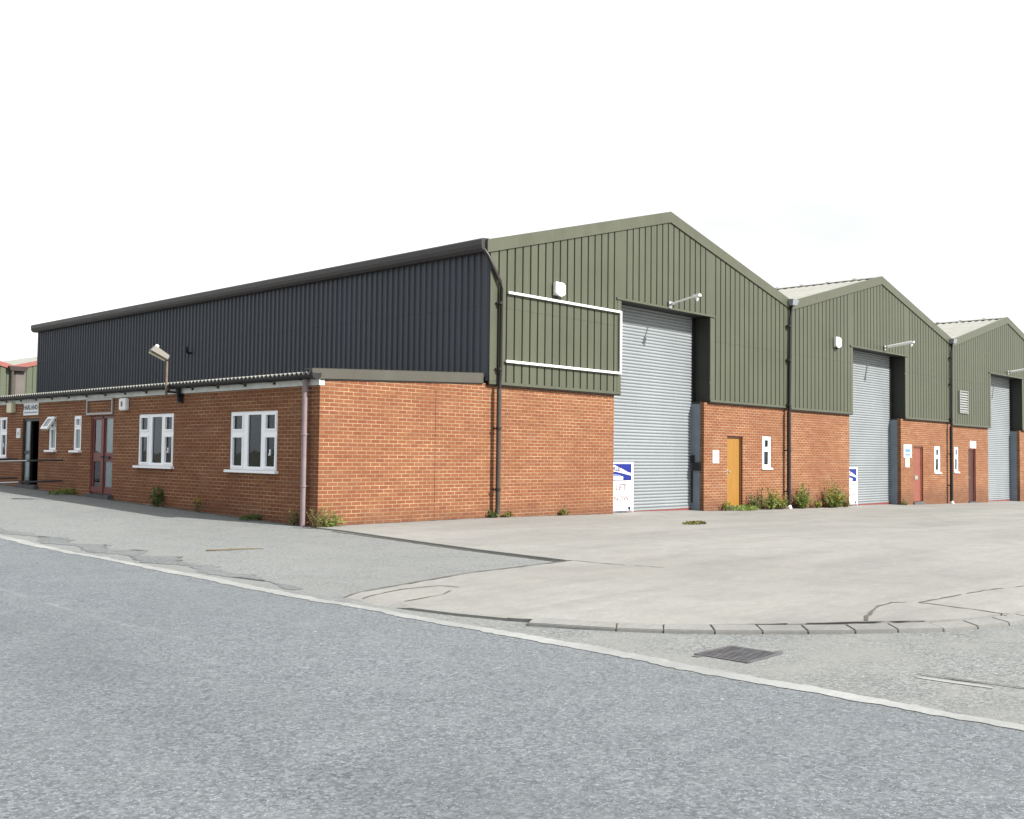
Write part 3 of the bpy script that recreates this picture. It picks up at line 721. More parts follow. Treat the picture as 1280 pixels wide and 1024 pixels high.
# maroon glazed door with side light
h = H['d2']; fz = gf(-5, 9) + .10; m = MB()
HX = OX + .04
ym = 9.0
panes = [(8.50, 8.90, fz + .16, fz + .78), (8.50, 8.90, fz + 1.0, 2.16), (9.14, 9.52, fz + .16, fz + .78), (9.14, 9.52, fz + 1.0, 2.12)]
wall(m, 'x', HX, HX + .05, h[0], h[1], fz - .02, 2.22, panes)
m.box(HX - .025, HX - .001, 9.03, 9.60, fz + .03, fz + .14); m.box(HX - .025, HX - .001, h[0], h[0] + .05, fz, 2.2); m.box(HX - .025, HX - .001, h[1] - .05, h[1], fz, 2.2); m.box(HX - .025, HX - .001, ym - .05, ym + .03, fz, 2.2); m.box(HX - .025, HX - .001, h[0] + .051, h[1] - .051, 2.16, 2.2)
d2 = part(m, 'door', 'maroon', off, label='maroon glazed office door with a side light')
for k, pn in enumerate(panes):
    g = MB(); g.box(HX + .02, HX + .028, *pn); part(g, 'pane', 'frost' if k < 2 else 'glass2', d2)
k = MB(); k.tube([(HX - .03, 8.9, fz + .9), (HX - .06, 8.9, fz + .9), (HX - .06, 9.0, fz + .9)], .014, 8); k.box(HX - .034, HX - .026, 8.62, 8.86, fz + .84, fz + .92); part(k, 'handle', 'black', d2)
k = MB(); k.box(OX - .14, OX + .1, h[0] - .08, h[1] + .08, -1, fz - .03); part(k, 'step', 'iron', d2, .01)
# open entrance with its glazed leaf swung back
h = H['d1']; fz = gf(-5, 13.4) + .10; m = MB()
for a_, b_, c_, e_ in ((h[0], h[0] + .07, fz, 2.22), (h[1] - .07, h[1], fz, 2.22), (h[0] + .071, h[1] - .071, 2.15, 2.22)): m.box(OX + .03, OX + .1, a_, b_, c_, e_)
fr = part(m, 'door_frame', 'black', off)
m = MB(); m.box(OX + .03, OX + .1, 13.46, 13.53, fz, 2.149); m.box(OX + .035, OX + .095, 13.531, h[1] - .071, fz + .82, fz + .92); m.box(OX + .035, OX + .095, 13.531, h[1] - .071, fz, fz + .1)
part(m, 'mullion', 'black', fr)
g = MB(); g.box(OX + .06, OX + .07, 13.531, h[1] - .071, fz + .101, fz + .819); g.box(OX + .06, OX + .07, 13.531, h[1] - .071, fz + .921, 2.149); part(g, 'side_light', 'frost', fr)
m = MB(); wall(m, 'y', h[0] + .08, h[0] + .125, OX + .12, OX + .66, fz + .01, 2.14, [(OX + .2, OX + .58, fz + .14, fz + .84), (OX + .2, OX + .58, fz + .96, 2.06)])
d1 = part(m, 'door', 'black', off, label='dark framed glazed entrance door standing open')
g = MB(); g.box(OX + .2, OX + .58, h[0] + .098, h[0] + .106, fz + .14, fz + .84); g.box(OX + .2, OX + .58, h[0] + .098, h[0] + .106, fz + .96, 2.06); part(g, 'pane', 'glass2', d1)
k = MB(); k.box(OX - .12, OX + .1, h[0] - .06, h[1] + .06, -1, fz - .02); part(k, 'step', 'iron', fr, .01)
# rooms behind the glass
m = MB(); 
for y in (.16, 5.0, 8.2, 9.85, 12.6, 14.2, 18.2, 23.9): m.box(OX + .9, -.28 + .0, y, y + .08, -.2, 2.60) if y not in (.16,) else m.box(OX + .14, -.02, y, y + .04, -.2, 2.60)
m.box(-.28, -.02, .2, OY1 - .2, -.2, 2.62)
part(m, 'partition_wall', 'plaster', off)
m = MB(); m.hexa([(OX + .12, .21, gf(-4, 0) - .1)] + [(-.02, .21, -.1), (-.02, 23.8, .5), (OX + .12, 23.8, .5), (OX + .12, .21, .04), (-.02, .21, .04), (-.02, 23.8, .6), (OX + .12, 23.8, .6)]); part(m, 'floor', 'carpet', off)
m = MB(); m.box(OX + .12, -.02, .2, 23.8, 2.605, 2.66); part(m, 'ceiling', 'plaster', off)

# ------------------------------------------------------------------ green warehouse beyond
FY = 40.; fw = thing('warehouse', (5, FY, .6), 'pale green twin gabled warehouse with salmon red verges beyond the office', 'warehouse')
FT = Line([(-8.4, 5.72), (-1.7, 7.5), (5.0, 5.72), (11.6, 7.5), (18.3, 5.72)])
m = MB(); clad(m, 'y', FY, 1, -8.4, 18.3, -.6, Line(FT.p, -.08), -8.2, .33, w=.07, d=.035); 
m.poly([(-8.4, FY, -.6), (-8.4, FY + 30, -.6), (-8.4, FY + 30, 5.6), (-8.4, FY, 5.6)]); m.poly([(18.3, FY, -.6), (18.3, FY + 30, -.6), (18.3, FY + 30, 5.6), (18.3, FY, 5.6)])
m.poly([(-8.4, FY + 30, -.6), (18.3, FY + 30, -.6), (18.3, FY + 30, 5.6), (11.6, FY + 30, 7.4), (5, FY + 30, 5.6), (-1.7, FY + 30, 7.4), (-8.4, FY + 30, 5.6)])
part(m, 'wall', 'fargreen', fw)
m = MB()
for (a, p), (b, q) in zip(FT.p, FT.p[1:]): m.prism([(a, FY - .06, p - .24), (b, FY - .06, q - .24), (b, FY - .06, q), (a, FY - .06, p)], (0, .1, 0))
part(m, 'verge_flashing', 'farred', fw)
m = MB()
for (a, p), (b, q) in zip(FT.p, FT.p[1:]): m.grid([[(a, FY + .05 + k * .15, p - .05 + (.02 if k % 2 else -.02)), (b, FY + .05 + k * .15, q - .05 + (.02 if k % 2 else -.02))] for k in range(200)])
part(m, 'roof', 'roof', fw)
m = MB(); m.tube([(4.92, FY - .14, 5.5), (4.92, FY - .14, -.3)], .085, 10); pp = part(m, 'downpipe', 'farbrown', fw)
m = MB(); m.hexa([(4.8, FY - .25, 5.42), (5.6, FY - .25, 5.42), (5.6, FY - .07, 5.42), (4.8, FY - .07, 5.42), (4.72, FY - .3, 5.66), (5.68, FY - .3, 5.66), (5.68, FY - .07, 5.66), (4.72, FY - .07, 5.66)]); part(m, 'hopper', 'farbrown', pp)
m = MB(); m.box(5.12, 5.6, FY - .03, FY - .005, -.5, 5.4); part(m, 'valley_strip', 'valley', fw)

# ------------------------------------------------------------------ fittings on the walls
def boxed(x0, x1, y0, y1, z0, z1, b=.01):
    m = MB(); m.box(x0, x1, y0, y1, z0, z1); return m
def alarm(cx, cz, label, wd=.34, hh=.33):
    t = thing('alarm_box', (cx, FACE, cz - hh / 2), label, 'alarm box', 'alarm boxes on the walls')
    m = MB(); q = [(-.5, -.5 + .18), (-.12, -.5), (.12, -.5), (.5, -.5 + .18), (.5, .36), (.3, .5), (-.5, .5)]
    m.prism([(cx + a * wd, FACE - .12, cz + b * hh) for a, b in q], (0, .09, 0)); part(m, 'cover', 'white', t, .012)
    m = MB(); m.box(cx - wd * .42, cx + wd * .42, FACE - .028, FACE - .002, cz - hh * .42, cz + hh * .46); part(m, 'back_plate', 'white', t)
    m = MB(); m.box(cx - .09, cx + .02, FACE - .1, FACE - .04, cz - hh * .5 - .035, cz - hh * .5 - .004); part(m, 'strobe', 'black', t)
alarm(2.22, 5.24, 'white bell box above the white rectangular frame on the nearest gable')
alarm(16.30, 5.22, 'white bell box on the middle green gable left of its shutter', .36, .36)
# white sign frame on the first gable
t = thing('sign_frame', (2.6, FACE, 3.4), 'empty white steel sign frame on the nearest green gable', 'sign frame')
fy0, fy1 = FACE - .075, FACE - .03
m = MB(); m.box(.52, 4.55, fy0, fy1, 4.94, 4.995); part(m, 'rail', 'steelwhite', t, .006)
m = MB(); m.box(.47, 4.55, fy0, fy1, 3.41, 3.465); part(m, 'rail', 'steelwhite', t, .006)
m = MB(); m.box(4.552, 4.61, fy0, fy1, 3.41, 4.995); part(m, 'upright', 'steelwhite', t, .006)
for x in (.9, 2.2, 3.5): 
    for z in (3.435, 4.965):
        m = MB(); m.box(x, x + .05, fy1 + .001, FACE - .001, z - .02, z + .02); part(m, 'fixing', 'metal', t)
def floodlight(x, z, ln, rise, label, thick=.022, head=True):
    t = thing('floodlight', (x, FACE, z), label, 'outdoor lamp', 'lamps over the shutter doors')
    m = MB(); m.box(x - .06, x + .06, FACE - .05, FACE - .036, z - .09, z + .09); m.tube([(x, FACE - .05, z), (x, FACE - .14, z + .03)], .04, 10); part(m, 'bracket', 'metal', t)
    e = Vector((x + .03, FACE - ln, z + rise)); a = Vector((x, FACE - .14, z + .03))
    m = MB(); m.tube([a, a + (e - a) * .6, e], thick, 10); part(m, 'arm', 'steelwhite', t)
    m = MB(); dr = (e - a).normalized()
    if head:
        m.hexa([(e.x - .07, e.y - .1, e.z - .03), (e.x + .07, e.y - .1, e.z - .03), (e.x + .07, e.y + .12, e.z - .05), (e.x - .07, e.y + .12, e.z - .05), (e.x - .05, e.y - .1, e.z + .04), (e.x + .05, e.y - .1, e.z + .04), (e.x + .05, e.y + .12, e.z + .02), (e.x - .05, e.y + .12, e.z + .02)])
    part(m, 'lamp_head', 'steelwhite', t, .01)
    m = MB(); m.tube([(e.x, e.y, e.z - .045), (e.x, e.y, e.z - .09), (e.x, e.y, e.z - .15)], [.03, .042, .02], 10); part(m, 'bulb', 'upvc', t)
floodlight(6.72, 5.40, .86, .17, 'thin arm lamp over the nearest shutter door')
floodlight(20.05, 5.36, .98, .14, 'white tube arm lamp over the middle shutter door', .05)
floodlight(33.0, 5.32, .98, .14, 'white arm lamp over the farthest shutter door', .045)
# lamp on a pole at the office eaves
t = thing('pole_lamp', (-4.63, 5.35, 2.6), 'amber lensed floodlight on a short rusty pole above the office gutter', 'outdoor lamp')
m = MB(); m.tube([(-4.64, 5.35, 2.58), (-4.64, 5.35, 3.40)], .028, 10); part(m, 'pole', 'rust', t)
m = MB(); m.box(-4.615, -4.41, 5.32, 5.38, 2.66, 2.70); part(m, 'clamp', 'black', t)
m = MB(); c = Vector((-4.80, 5.40, 3.52)); ax = Vector((-.80, .25, .42)).normalized(); sd_ = ax.cross(Vector((0, 0, 1))).normalized(); up = sd_.cross(ax)
def hp(a, b, d): return c + ax * a + sd_ * b + up * d
L2 = .21
m.hexa([hp(-L2, -.13, -.06), hp(-L2, .13, -.06), hp(L2, .19, -.06), hp(L2, -.19, -.06), hp(-L2, -.09, .06), hp(-L2, .09, .06), hp(L2 * .8, .13, .10), hp(L2 * .8, -.13, .10)]); lh = part(m, 'lamp_head', 'lamp', t, .015)
m = MB(); m.hexa([hp(-L2 * .85, -.1, -.085), hp(-L2 * .85, .1, -.085), hp(L2 * .9, .13, -.085), hp(L2 * .9, -.13, -.085), hp(-L2 * .9, -.11, -.062), hp(-L2 * .9, .11, -.062), hp(L2 * .95, .14, -.062), hp(L2 * .95, -.14, -.062)]); part(m, 'lens', 'lens', t, .006)
m = MB(); m.tube([hp(L2 * .55, 0, .085), hp(L2 * .55, 0, .15)], [.05, .035], 10); part(m, 'photocell', 'upvc', t)
m = MB(); m.tube([(-4.64, 5.35, 3.36), hp(-L2 - .02, 0, -.02)], .032, 8); part(m, 'knuckle', 'black', t)
# small boxes and notices on the office wall
def sidebox(name, y0, y1, z0, z1, dp_, mat, label, cat, bev=.02, group=None):
    t = thing(name, (OX, (y0 + y1) / 2, z0), label, cat, group)
    m = MB(); m.box(OX - dp_, OX - .002, y0, y1, z0, z1); part(m, 'cover', mat, t, bev); return t
t = sidebox('alarm_box', 7.60, 7.96, 2.33, 2.62, .10, 'white', 'white bell box with a red badge on the office wall', 'alarm box', group='alarm boxes on the walls')
m = MB(); m.box(OX - .106, OX - .102, 7.76, 7.84, 2.42, 2.54); part(m, 'badge', 'pink', t)
t = sidebox('alarm_box', 14.48, 14.86, 2.40, 2.68, .13, 'cream', 'cream box high on the office wall left of the entrance sign', 'alarm box', group='alarm boxes on the walls')
t = sidebox('entry_panel', 14.06, 14.30, 1.68, 1.96, .045, 'white', 'small white entry panel left of the open entrance', 'entry panel', .01)
m = MB(); m.box(OX - .05, OX - .046, 14.13, 14.21, 1.76, 1.86); part(m, 'badge', 'greyframe', t)
t = thing('wall_sign', (OX, 13.38, 2.3), 'white rectangular sign with dark lettering over the open entrance', 'sign')
m = MB(); m.box(OX - .03, OX - .003, 12.88, 13.88, 2.31, 2.645); part(m, 'board', 'white', t, .004)
lettering('HARLAND', .21, (OX - .033, 13.38, 2.52), 'x', 'ink', t, (1.0, .85), .006)
m = MB(); m.box(OX - .0335, OX - .031, 12.93, 13.83, 2.37, 2.405); part(m, 'strip', 'paleblue', t)
t = thing('sign_frame', (OX, 9.1, 2.25), 'empty grey sign frame over the maroon office door', 'sign frame')
m = MB(); 
for y0, y1, z0, z1 in ((8.40, 9.84, 2.25, 2.30), (8.40, 9.84, 2.60, 2.65), (8.40, 8.45, 2.301, 2.599), (9.79, 9.84, 2.301, 2.599)): m.box(OX - .05, OX - .01, y0, y1, z0, z1)
part(m, 'frame', 'greyframe', t, .004)
for y in (8.6, 9.6):
    for z in (2.27, 2.62):
        m = MB(); m.box(OX - .0098, OX - .0005, y, y + .03, z - .01, z + .01); part(m, 'fixing', 'metal', t)
# handrails standing out from the office wall beside the entrance
def railing(y, ln, label):
    t = thing('handrail', (OX, y, gf(-5, y)), label, 'handrail', 'handrails at the office entrance')
    for z in (1.10, .56):
        m = MB(); m.tube([(OX - .001, y, z), (OX - .3, y, z - .008), (OX - ln, y, z - .07)], .024, 10); part(m, 'rail', 'railgrey', t)
    for x in (1.9, ln - .02):
        m = MB(); m.tube([(OX - x, y + .0, -.1), (OX - x, y, 1.08 - .03 * x)], .022, 10); part(m, 'post', 'railgrey', t)
railing(11.26, 2.9, 'dark tubular handrail right of the open office entrance')
railing(14.28, 2.9, 'dark tubular handrail left of the open office entrance, beside the white window')
# notices on the fronts
t = thing('wall_notice', (9.13, 0, 1.21), 'small white notice on the brick left of the golden oak door', 'notice')
m = MB(); m.box(8.98, 9.29, -.014, -.002, 1.21, 1.57); part(m, 'board', 'white', t)
for k, (z, w_) in enumerate(((1.50, .10), (1.42, .2), (1.35, .16), (1.28, .18))):
    m = MB(); m.box(9.135 - w_ / 2, 9.135 + w_ / 2, -.0165, -.0145, z - .012, z + .012); part(m, 'printed_line', 'pink', t)
t = thing('wall_notice', (22.2, 0, 1.42), 'white and blue company notice beside the salmon red door', 'notice')
m = MB(); m.box(21.88, 22.58, -.02, -.002, 1.44, 1.92); part(m, 'board', 'white', t)
m = MB(); m.box(21.98, 22.48, -.0235, -.0205, 1.64, 1.76); part(m, 'banner', 'skyblue', t)
m = MB(); m.box(21.98, 22.48, -.0235, -.0205, 1.50, 1.60); part(m, 'banner', 'paleblue', t)
t = thing('wall_notice', (22.2, 0, 1.08), 'small plain white notice under the white and blue notice', 'notice')
m = MB(); m.box(22.04, 22.37, -.02, -.002, 1.08, 1.42); part(m, 'board', 'white', t)
t = thing('wall_notice', (28.9, 0, 1.86), 'white notice fixed over the maroon door of the farthest unit', 'notice')
m = MB(); m.box(28.56, 29.24, -.02, -.002, 1.87, 2.16); part(m, 'board', 'white', t)

# letting boards leaning in the shutter recesses
def board(x0, x1, zg, h, y, label, small=False):
    t = thing('letting_board', ((x0 + x1) / 2, y, zg), label, 'letting board', 'letting boards by the shutter doors')
    m = MB(); m.box(x0, x1, y, y + .02, zg + .005, zg + h); part(m, 'board', 'white', t)
    w_ = x1 - x0; f = y - .001; bl = x0 + .03; br = x1 - w_ * .075; zt_ = zg + h * .965; zb_ = zg + h * .63
    m = MB(); m.box(bl, br, f - .002, f, zb_, zt_); part(m, 'blue_panel', 'blue', t)
    m = MB(); m.box(bl, br, f - .0035, f - .0022, zb_, zb_ + .012); part(m, 'panel_edge', 'navy', t)
    # sweeping white arc across the panel
    H_ = zt_ - zb_; m = MB(); rows = []
    for k in range(21):
        q = k / 20; x = bl + (br - bl + .02) * q
        c_ = zt_ - H_ * (.03 + .62 * max(0, (q - .22) / .78) ** 1.15 - (.0 if q < .85 else .25 * (q - .85) / .15 * .3)); th = H_ * (.5 - .36 * min(1, q / .85))
        rows.append([(x, f - .004, c_), (x, f - .004, c_ - th)])
    m.grid(rows); part(m, 'arc', 'white', t)
    m = MB(); m.box(bl, bl + (br - bl) * .66, f - .0046, f - .0026, zb_ + .02, zb_ + H_ * .24); part(m, 'strap_line', 'white', t)
    m = MB(); rows = []
    for k in range(13):
        q = k / 12; x = bl + (br - bl) * .58 * q; rows.append([(x, f - .0042, zb_ + H_ * .42 - H_ * .1 * q * q), (x, f - .0042, zb_ + H_ * .27)])
    m.grid(rows); part(m, 'lower_arc', 'paleblue', t)  # pale blue printed arc below the white one
    if not small:
        lettering('RLE', .2, (bl + (br - bl) * .40, f - .006, zt_ - H_ * .31), 'y', 'navy', t, (1., .75), .006)
        lettering('LET', .25, (x0 + w_ * .55, f - .003, zg + h * .49), 'y', 'pink', t, (1.15, .9), .004)
        lettering('NOW', .22, (x0 + w_ * .57, f - .003, zg + h * .27), 'y', 'pink', t, (1.1, .8), .003)
    m = MB(); m.box(bl, x1 - w_ * .2, f - .002, f, zg + h * .10, zg + h * .105 + .006); part(m, 'printed_line', 'navy', t)
    m = MB(); m.box(bl, x1 - .03, f - .002, f, zg + .01, zg + .035); part(m, 'printed_line', 'navy', t)
    m = MB(); m.prism([(x1 - w_ * .19, f - .003, zg + h * .105), (x1 - w_ * .10, f - .003, zg + h * .105), (x1 - w_ * .10, f - .003, zg + h * .05), (x1 - w_ * .145, f - .003, zg + h * .03), (x1 - w_ * .19, f - .003, zg + h * .05)], (0, .0025, 0)); part(m, 'shield', 'navy', t)
board(4.44, 5.60, -.045, 1.27, .21, 'white and blue letting board leaning by the nearest shutter door')
board(17.40, 18.50, -.23, 1.30, .2, 'white and blue letting board leaning by the middle shutter door')

# ------------------------------------------------------------------ drain grate
t = thing('drain_grate', (-9.1, -11.8, RZ), 'rusty iron drain grate set in the tarmac by the kerb', 'drain grate')
gx0, gx1, gy0, gy1 = -9.36, -8.86, -12.02, -11.57; z0 = RZ
m = MB()
for a, b, c_, e in ((gx0, gx1, gy0, gy0 + .035), (gx0, gx1, gy1 - .035, gy1), (gx0, gx0 + .035, gy0 + .0355, gy1 - .0355), (gx1 - .035, gx1, gy0 + .0355, gy1 - .0355)): m.box(a, b, c_, e, z0 - .03, z0 + .006)
m.box(gx0 - .08, gx0 - .002, -11.66, -11.60, z0 - .03, z0 + .003); m.box(gx1 + .002, gx1 + .08, -11.98, -11.92, z0 - .03, z0 + .003)
part(m, 'frame', 'iron', t, .003)
m = MB(); k = 0
x = gx0 + .05
while x < gx1 - .06: m.box(x, x + .024, gy0 + .036, gy1 - .036, z0 - .02, z0 + .005); x += .043
for y in (gy0 + .15, gy0 + .29): m.box(gx0 + .036, gx1 - .036, y, y + .02, z0 - .02, z0 + .0035)
part(m, 'bars', 'iron', t)
m = MB(); m.box(gx0 + .03, gx1 - .03, gy0 + .03, gy1 - .03, z0 - .0005, z0 + .001); part(m, 'pit', 'pit', t)  # flat black plate, its colour stands in for the shaded pit below

# ------------------------------------------------------------------ weeds
def weed(x, y, z, h, r, style, label, n=None, name='weed', leaf='leaf', flower=None, seed=0):
    h *= .9; q = random.Random(seed * 7 + 3); t = thing(name, (x, y, z), label, 'weed', 'weeds along the walls')
    L = MB(); St = MB(); F = MB()
    def lf(p, s_):
        d = Vector((q.gauss(0, 1), q.gauss(0, 1), q.gauss(0, .7))).normalized(); e = d.cross(Vector((q.gauss(0, 1), q.gauss(0, 1), q.gauss(0, 1)))).normalized()
        L.poly([p - d * s_, p + e * s_ * .42, p + d * s_, p - e * s_ * .42])
    ns = int(1.5 * n) if n else (26 if style == 'bush' else 7)
    if style == 'low':
        for k in range(int(220 * r / .3)):
            a = q.uniform(0, 6.28); d = r * math.sqrt(q.random()); hh = h * (1 - (d / r) ** 2 * .7) * q.random()
            lf(Vector((x + d * math.cos(a), y + d * math.sin(a) * .5, z + .02 + hh)), q.uniform(.02, .05))
    else:
        for k in range(ns):
            a = q.uniform(0, 6.28); d = r * math.sqrt(q.random()) ; hh = h * (q.uniform(.4, .85) if q.random() < .78 else q.uniform(.9, 1.3)) * (1 - .35 * d / r)
            b = Vector((x + .3 * d * math.cos(a), y + .2 * d * math.sin(a) - .0, z)); tp = Vector((x + d * math.cos(a), min(y + d * math.sin(a) * .6, y + .06), z + hh)); md = b.lerp(tp, .5) + Vector((q.gauss(0, .02), q.gauss(0, .02), .06 * h))
            St.tube([b, md, tp], [.006, .005, .003], 5)
            cnt = int((15 if style == 'bush' else 8) * max(.5, hh / .4))
            for j in range(cnt):
                u_ = q.uniform(.12, 1.) ; p = (b.lerp(md, u_ * 2) if u_ < .5 else md.lerp(tp, u_ * 2 - 1)) + Vector((q.gauss(0, .035), q.gauss(0, .03), q.gauss(0, .025)))
                lf(p, q.uniform(.026, .062) * (1.15 - .5 * u_))
            if flower and q.random() < flower[1]:
                for j in range(9):
                    p = tp + Vector((q.gauss(0, .025), q.gauss(0, .02), q.gauss(0, .03 if flower[0] == 'yellow' else .08))); s_ = q.uniform(.012, .026)
                    d = Vector((q.gauss(0, 1), q.gauss(0, 1), q.gauss(0, 1))).normalized(); e = d.orthogonal().normalized()
                    F.poly([p - d * s_, p + e * s_, p + d * s_, p - e * s_])
    if L.f: L.build('leaves', leaf, t, recalc=False)
    if St.f: St.build('stems', 'stem', t)
    if F.f: F.build('flowers', flower[0], t, recalc=False)
AZ = lambda x, y: gf(x, y) + az(x, y)
weed(-4.42, -.16, -.01, .62, .30, 'spindly', 'yellowing weed at the front corner of the office by the mauve pipe', 15, leaf='leaf_dry', seed=1)
weed(-4.25, -.18, -.01, .34, .34, 'bush', 'low green weed tuft at the foot of the office corner', 16, leaf='leaf', seed=2)
weed(-4.50, .62, AZ(-4.5, .6), .50, .16, 'spindly', 'thin weed left of the mauve downpipe', 6, leaf='leaf_dark', seed=3)
weed(-4.52, 5.9, AZ(-4.5, 5.9), .62, .17, 'bush', 'tall dark bushy weed against the office wall by the second window', 16, leaf='leaf_dark', seed=4)
weed(-4.52, 4.1, AZ(-4.5, 4.1), .68, .10, 'spindly', 'lone thin yellow flowered weed against the office wall between windows', 4, leaf='leaf_dark', flower=('yellow', .5), seed=5)
weed(-4.54, 1.95, AZ(-4.5, 1.9), .12, .26, 'low', 'flat green weed at the wall foot under the nearest office window', leaf='leaf_dark', seed=6)
weed(-4.60, 10.5, AZ(-4.5, 10.5), .18, .42, 'low', 'flat bright green weed under the narrow office windows', leaf='leaf', seed=7)
weed(.16, -.10, .01, .26, .12, 'bush', 'small weed left of the white shoe of the nearest dark pipe', 8, leaf='leaf_dark', seed=8)
weed(.62, -.10, .01, .12, .14, 'low', 'little weed tuft right of the nearest dark pipe', leaf='leaf_dry', seed=28)
weed(2.55, -.09, .01, .20, .16, 'bush', 'small weed at the brick foot below the white sign frame', 8, leaf='leaf_dry', seed=9)
weed(9.5, -.14, -.13, .40, .26, 'bush', 'small weed at the left foot of the golden oak door', 9, leaf='leaf', flower=('yellow', .2), seed=10)
weed(10.2, -.30, -.14, .18, .62, 'low', 'low weed growth in front of the golden oak door step', leaf='leaf', seed=11)
weed(10.9, -.18, -.15, .58, .32, 'bush', 'weed clump right of the golden oak door', 16, leaf='leaf_dark', seed=12)
weed(11.42, -.10, -.15, 1.0, .06, 'spindly', 'single tall dark stalk right of the golden oak door', 3, leaf='leaf_dark', seed=13)
weed(11.75, -.22, -.16, .68, .42, 'bush', 'green bushy weed with yellow flowers under the small white window', 24, leaf='leaf', flower=('yellow', .25), seed=14)
weed(12.45, -.2, -.17, .60, .42, 'bush', 'straggly flowering weed left of the second dark downpipe', 18, leaf='leaf', flower=('yellow', .3), seed=15)
weed(13.75, -.22, -.19, .85, .50, 'bush', 'tall weed with a mauve flower spike right of the second downpipe', 36, leaf='leaf', seed=16)
weed(14.25, -.12, -.2, 1.15, .10, 'spindly', 'leaning mauve flower spike above the weeds on the middle unit', 3, leaf='leaf_dry', flower=('purple', 1.), seed=17)
weed(14.8, -.2, -.2, .38, .26, 'bush', 'short weed between the two big clumps on the middle unit', 14, leaf='leaf', flower=('yellow', .1), seed=18)
weed(15.7, -.28, -.21, .92, .70, 'bush', 'largest bushy weed with yellow flowers left of the second letting board', 40, leaf='leaf', flower=('yellow', .3), seed=19)
weed(16.75, -.2, -.23, .42, .28, 'bush', 'weed at the brick corner beside the second letting board', 14, leaf='leaf_dry', seed=20)
weed(21.75, -.1, -.31, .22, .18, 'bush', 'small weed at the foot of the post by the middle shutter', 8, leaf='leaf_dark', seed=21)
weed(2.53, -3.69, -.03, .05, .34, 'low', 'flat grass tuft growing out of the concrete yard', name='grass_tuft', leaf='leaf_dry', seed=22)
pt = []
for k in range(160):
    y = 3.2 - k * .0625; pt.append((lx(y) + .30 + .10 * math.sin(k * .23) + rnd.uniform(-.05, .05), y))
for k in range(159, -1, -1):
    y = 3.2 - k * .0625; q = math.sin(math.pi * k / 159); pt.append((lx(y) + .34 + q * (.36 + .14 * math.sin(k * .33) + rnd.uniform(-.1, .1)), y))
sheet('tarmac_patch', pt, 'patch', 0, lambda x, y: az(x, y) + .004)
o = sheet('tarmac_patch', [(-8.93, -13.02), (-8.90, -13.10), (-8.88, -13.3), (-8.87, -13.48), (-8.91, -13.52), (-8.93, -13.4), (-8.95, -13.2), (-8.955, -13.06)], 'line', RZ + .003)
crack('pavement_crack', [(-8.84, -13.0), (-8.78, -13.5), (-8.74, -13.75)], .03, lambda x, y: RZ + .007, .015)
# dead twig on the forecourt
t = MB(); t.tube([(-8.1, -2.5, AZ(-8.1, -2.5) + .012), (-7.85, -2.68, AZ(-7.8, -2.6) + .02), (-7.62, -2.66, AZ(-7.6, -2.6) + .015), (-7.36, -2.84, AZ(-7.4, -2.8) + .012)], [.012, .010, .009, .005], 6); t.tube([(-7.85, -2.68, AZ(-7.8, -2.6) + .02), (-7.75, -2.60, AZ(-7.7, -2.6) + .03)], .006, 5)
tag(t.build('twig', 'stem'), 'thin dead twig lying on the forecourt before the office', 'twig')

# ------------------------------------------------------------------ sky, sun, camera
el, rel = R(38), R(17)
sun_dir = Vector((math.sin(rel) * math.cos(el), -math.cos(rel) * math.cos(el), math.sin(el)))
sl = bpy.data.lights.new('sun', 'SUN'); sl.energy = 5.0; sl.angle = R(.6); sl.color = (1., .965, .91)
so = bpy.data.objects.new('sun', sl); so.rotation_euler = sun_dir.to_track_quat('Z', 'Y').to_euler(); COL.objects.link(so)
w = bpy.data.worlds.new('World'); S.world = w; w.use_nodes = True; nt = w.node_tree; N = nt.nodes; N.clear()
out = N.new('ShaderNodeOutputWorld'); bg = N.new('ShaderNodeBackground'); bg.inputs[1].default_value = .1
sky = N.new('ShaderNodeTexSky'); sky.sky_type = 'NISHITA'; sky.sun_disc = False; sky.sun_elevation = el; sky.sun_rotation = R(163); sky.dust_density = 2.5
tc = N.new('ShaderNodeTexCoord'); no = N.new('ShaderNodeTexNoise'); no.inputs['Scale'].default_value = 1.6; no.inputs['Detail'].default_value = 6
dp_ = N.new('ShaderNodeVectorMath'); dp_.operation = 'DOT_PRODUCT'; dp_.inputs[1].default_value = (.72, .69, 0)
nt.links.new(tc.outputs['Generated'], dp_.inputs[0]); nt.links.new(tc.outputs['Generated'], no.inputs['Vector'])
mr = N.new('ShaderNodeMapRange'); mr.inputs[1].default_value = -.7; mr.inputs[2].default_value = .35; mr.inputs[3].default_value = .5; mr.inputs[4].default_value = 1.  # sky shaped darker out of view to dim the shaded side wall
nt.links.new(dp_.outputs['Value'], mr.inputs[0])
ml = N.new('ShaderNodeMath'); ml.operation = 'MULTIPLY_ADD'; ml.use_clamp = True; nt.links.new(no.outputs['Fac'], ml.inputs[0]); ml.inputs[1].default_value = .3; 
sb = N.new('ShaderNodeMath'); sb.operation = 'SUBTRACT'; sb.inputs[1].default_value = .13; nt.links.new(mr.outputs[0], sb.inputs[0]); nt.links.new(sb.outputs[0], ml.inputs[2])
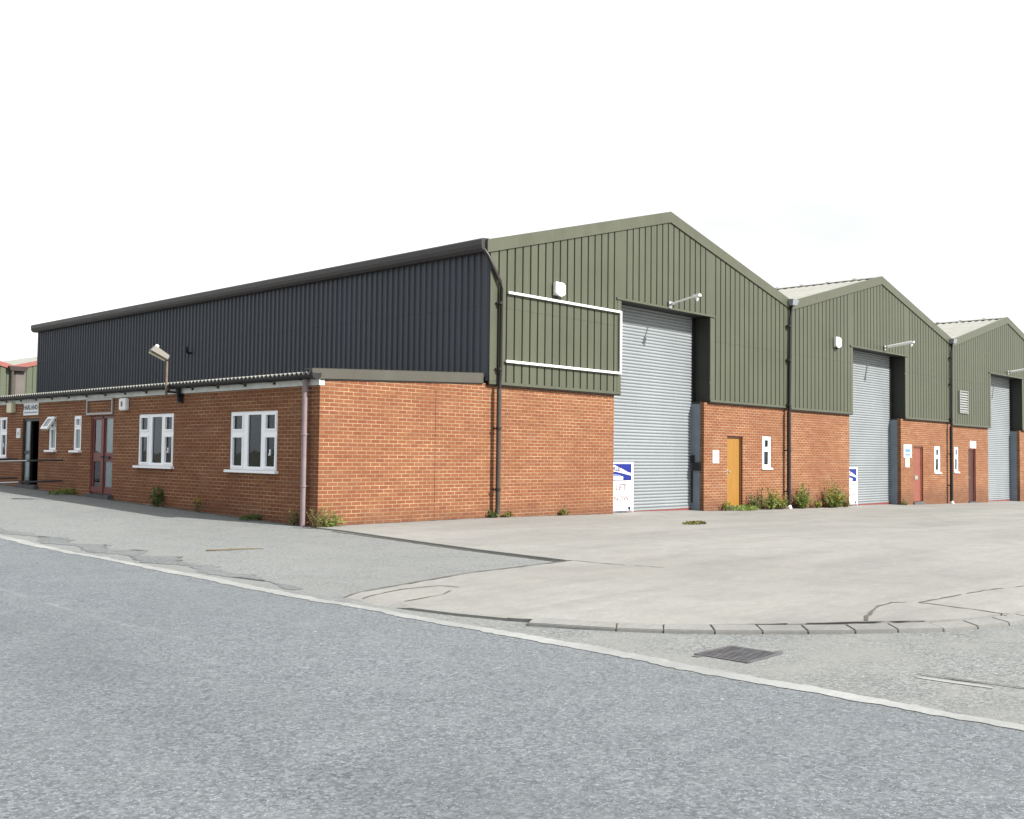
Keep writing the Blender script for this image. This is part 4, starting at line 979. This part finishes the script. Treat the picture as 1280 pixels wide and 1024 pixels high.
mx = N.new('ShaderNodeMix'); mx.data_type = 'RGBA'; nt.links.new(ml.outputs[0], mx.inputs[0]); nt.links.new(sky.outputs[0], mx.inputs[6]); mx.inputs[7].default_value = (7.6, 7.75, 7.75, 1)
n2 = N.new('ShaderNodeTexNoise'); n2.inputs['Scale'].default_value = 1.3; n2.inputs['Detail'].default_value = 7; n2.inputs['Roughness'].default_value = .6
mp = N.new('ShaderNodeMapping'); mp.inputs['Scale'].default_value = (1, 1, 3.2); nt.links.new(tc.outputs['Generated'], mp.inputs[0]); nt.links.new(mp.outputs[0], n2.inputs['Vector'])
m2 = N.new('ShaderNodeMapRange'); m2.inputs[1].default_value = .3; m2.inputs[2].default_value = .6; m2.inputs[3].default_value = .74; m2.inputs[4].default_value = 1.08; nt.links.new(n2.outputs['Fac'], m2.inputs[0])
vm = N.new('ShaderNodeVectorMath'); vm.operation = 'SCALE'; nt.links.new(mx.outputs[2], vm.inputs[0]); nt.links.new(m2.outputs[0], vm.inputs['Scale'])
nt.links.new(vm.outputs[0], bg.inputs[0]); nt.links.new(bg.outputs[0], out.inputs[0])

yaw, pitch, roll = 0.8092, 0.0432, 0.0118
yaw, pitch, roll = R(46.362), R(2.474), R(.674)
cy, sy = math.cos(yaw), math.sin(yaw)
f = Vector((sy * math.cos(pitch), cy * math.cos(pitch), math.sin(pitch))); r = Vector((cy, -sy, 0)); uu = r.cross(f)
r2 = math.cos(roll) * r + math.sin(roll) * uu; u2_ = r2.cross(f)
cam = bpy.data.cameras.new('camera'); co = bpy.data.objects.new('camera', cam); COL.objects.link(co)
co.matrix_world = Matrix(((r2.x, u2_.x, -f.x, -15.784), (r2.y, u2_.y, -f.y, -15.833), (r2.z, u2_.z, -f.z, 1.398), (0, 0, 0, 1)))
cam.sensor_fit = 'HORIZONTAL'; cam.sensor_width = 36; cam.lens = 36.17; cam.clip_start = .05; cam.clip_end = 3000
S.camera = co
vs = S.view_settings; vs.view_transform = 'Standard'; vs.look = 'None'; vs.gamma = 1; vs.use_curve_mapping = False; vs.exposure = 0.8
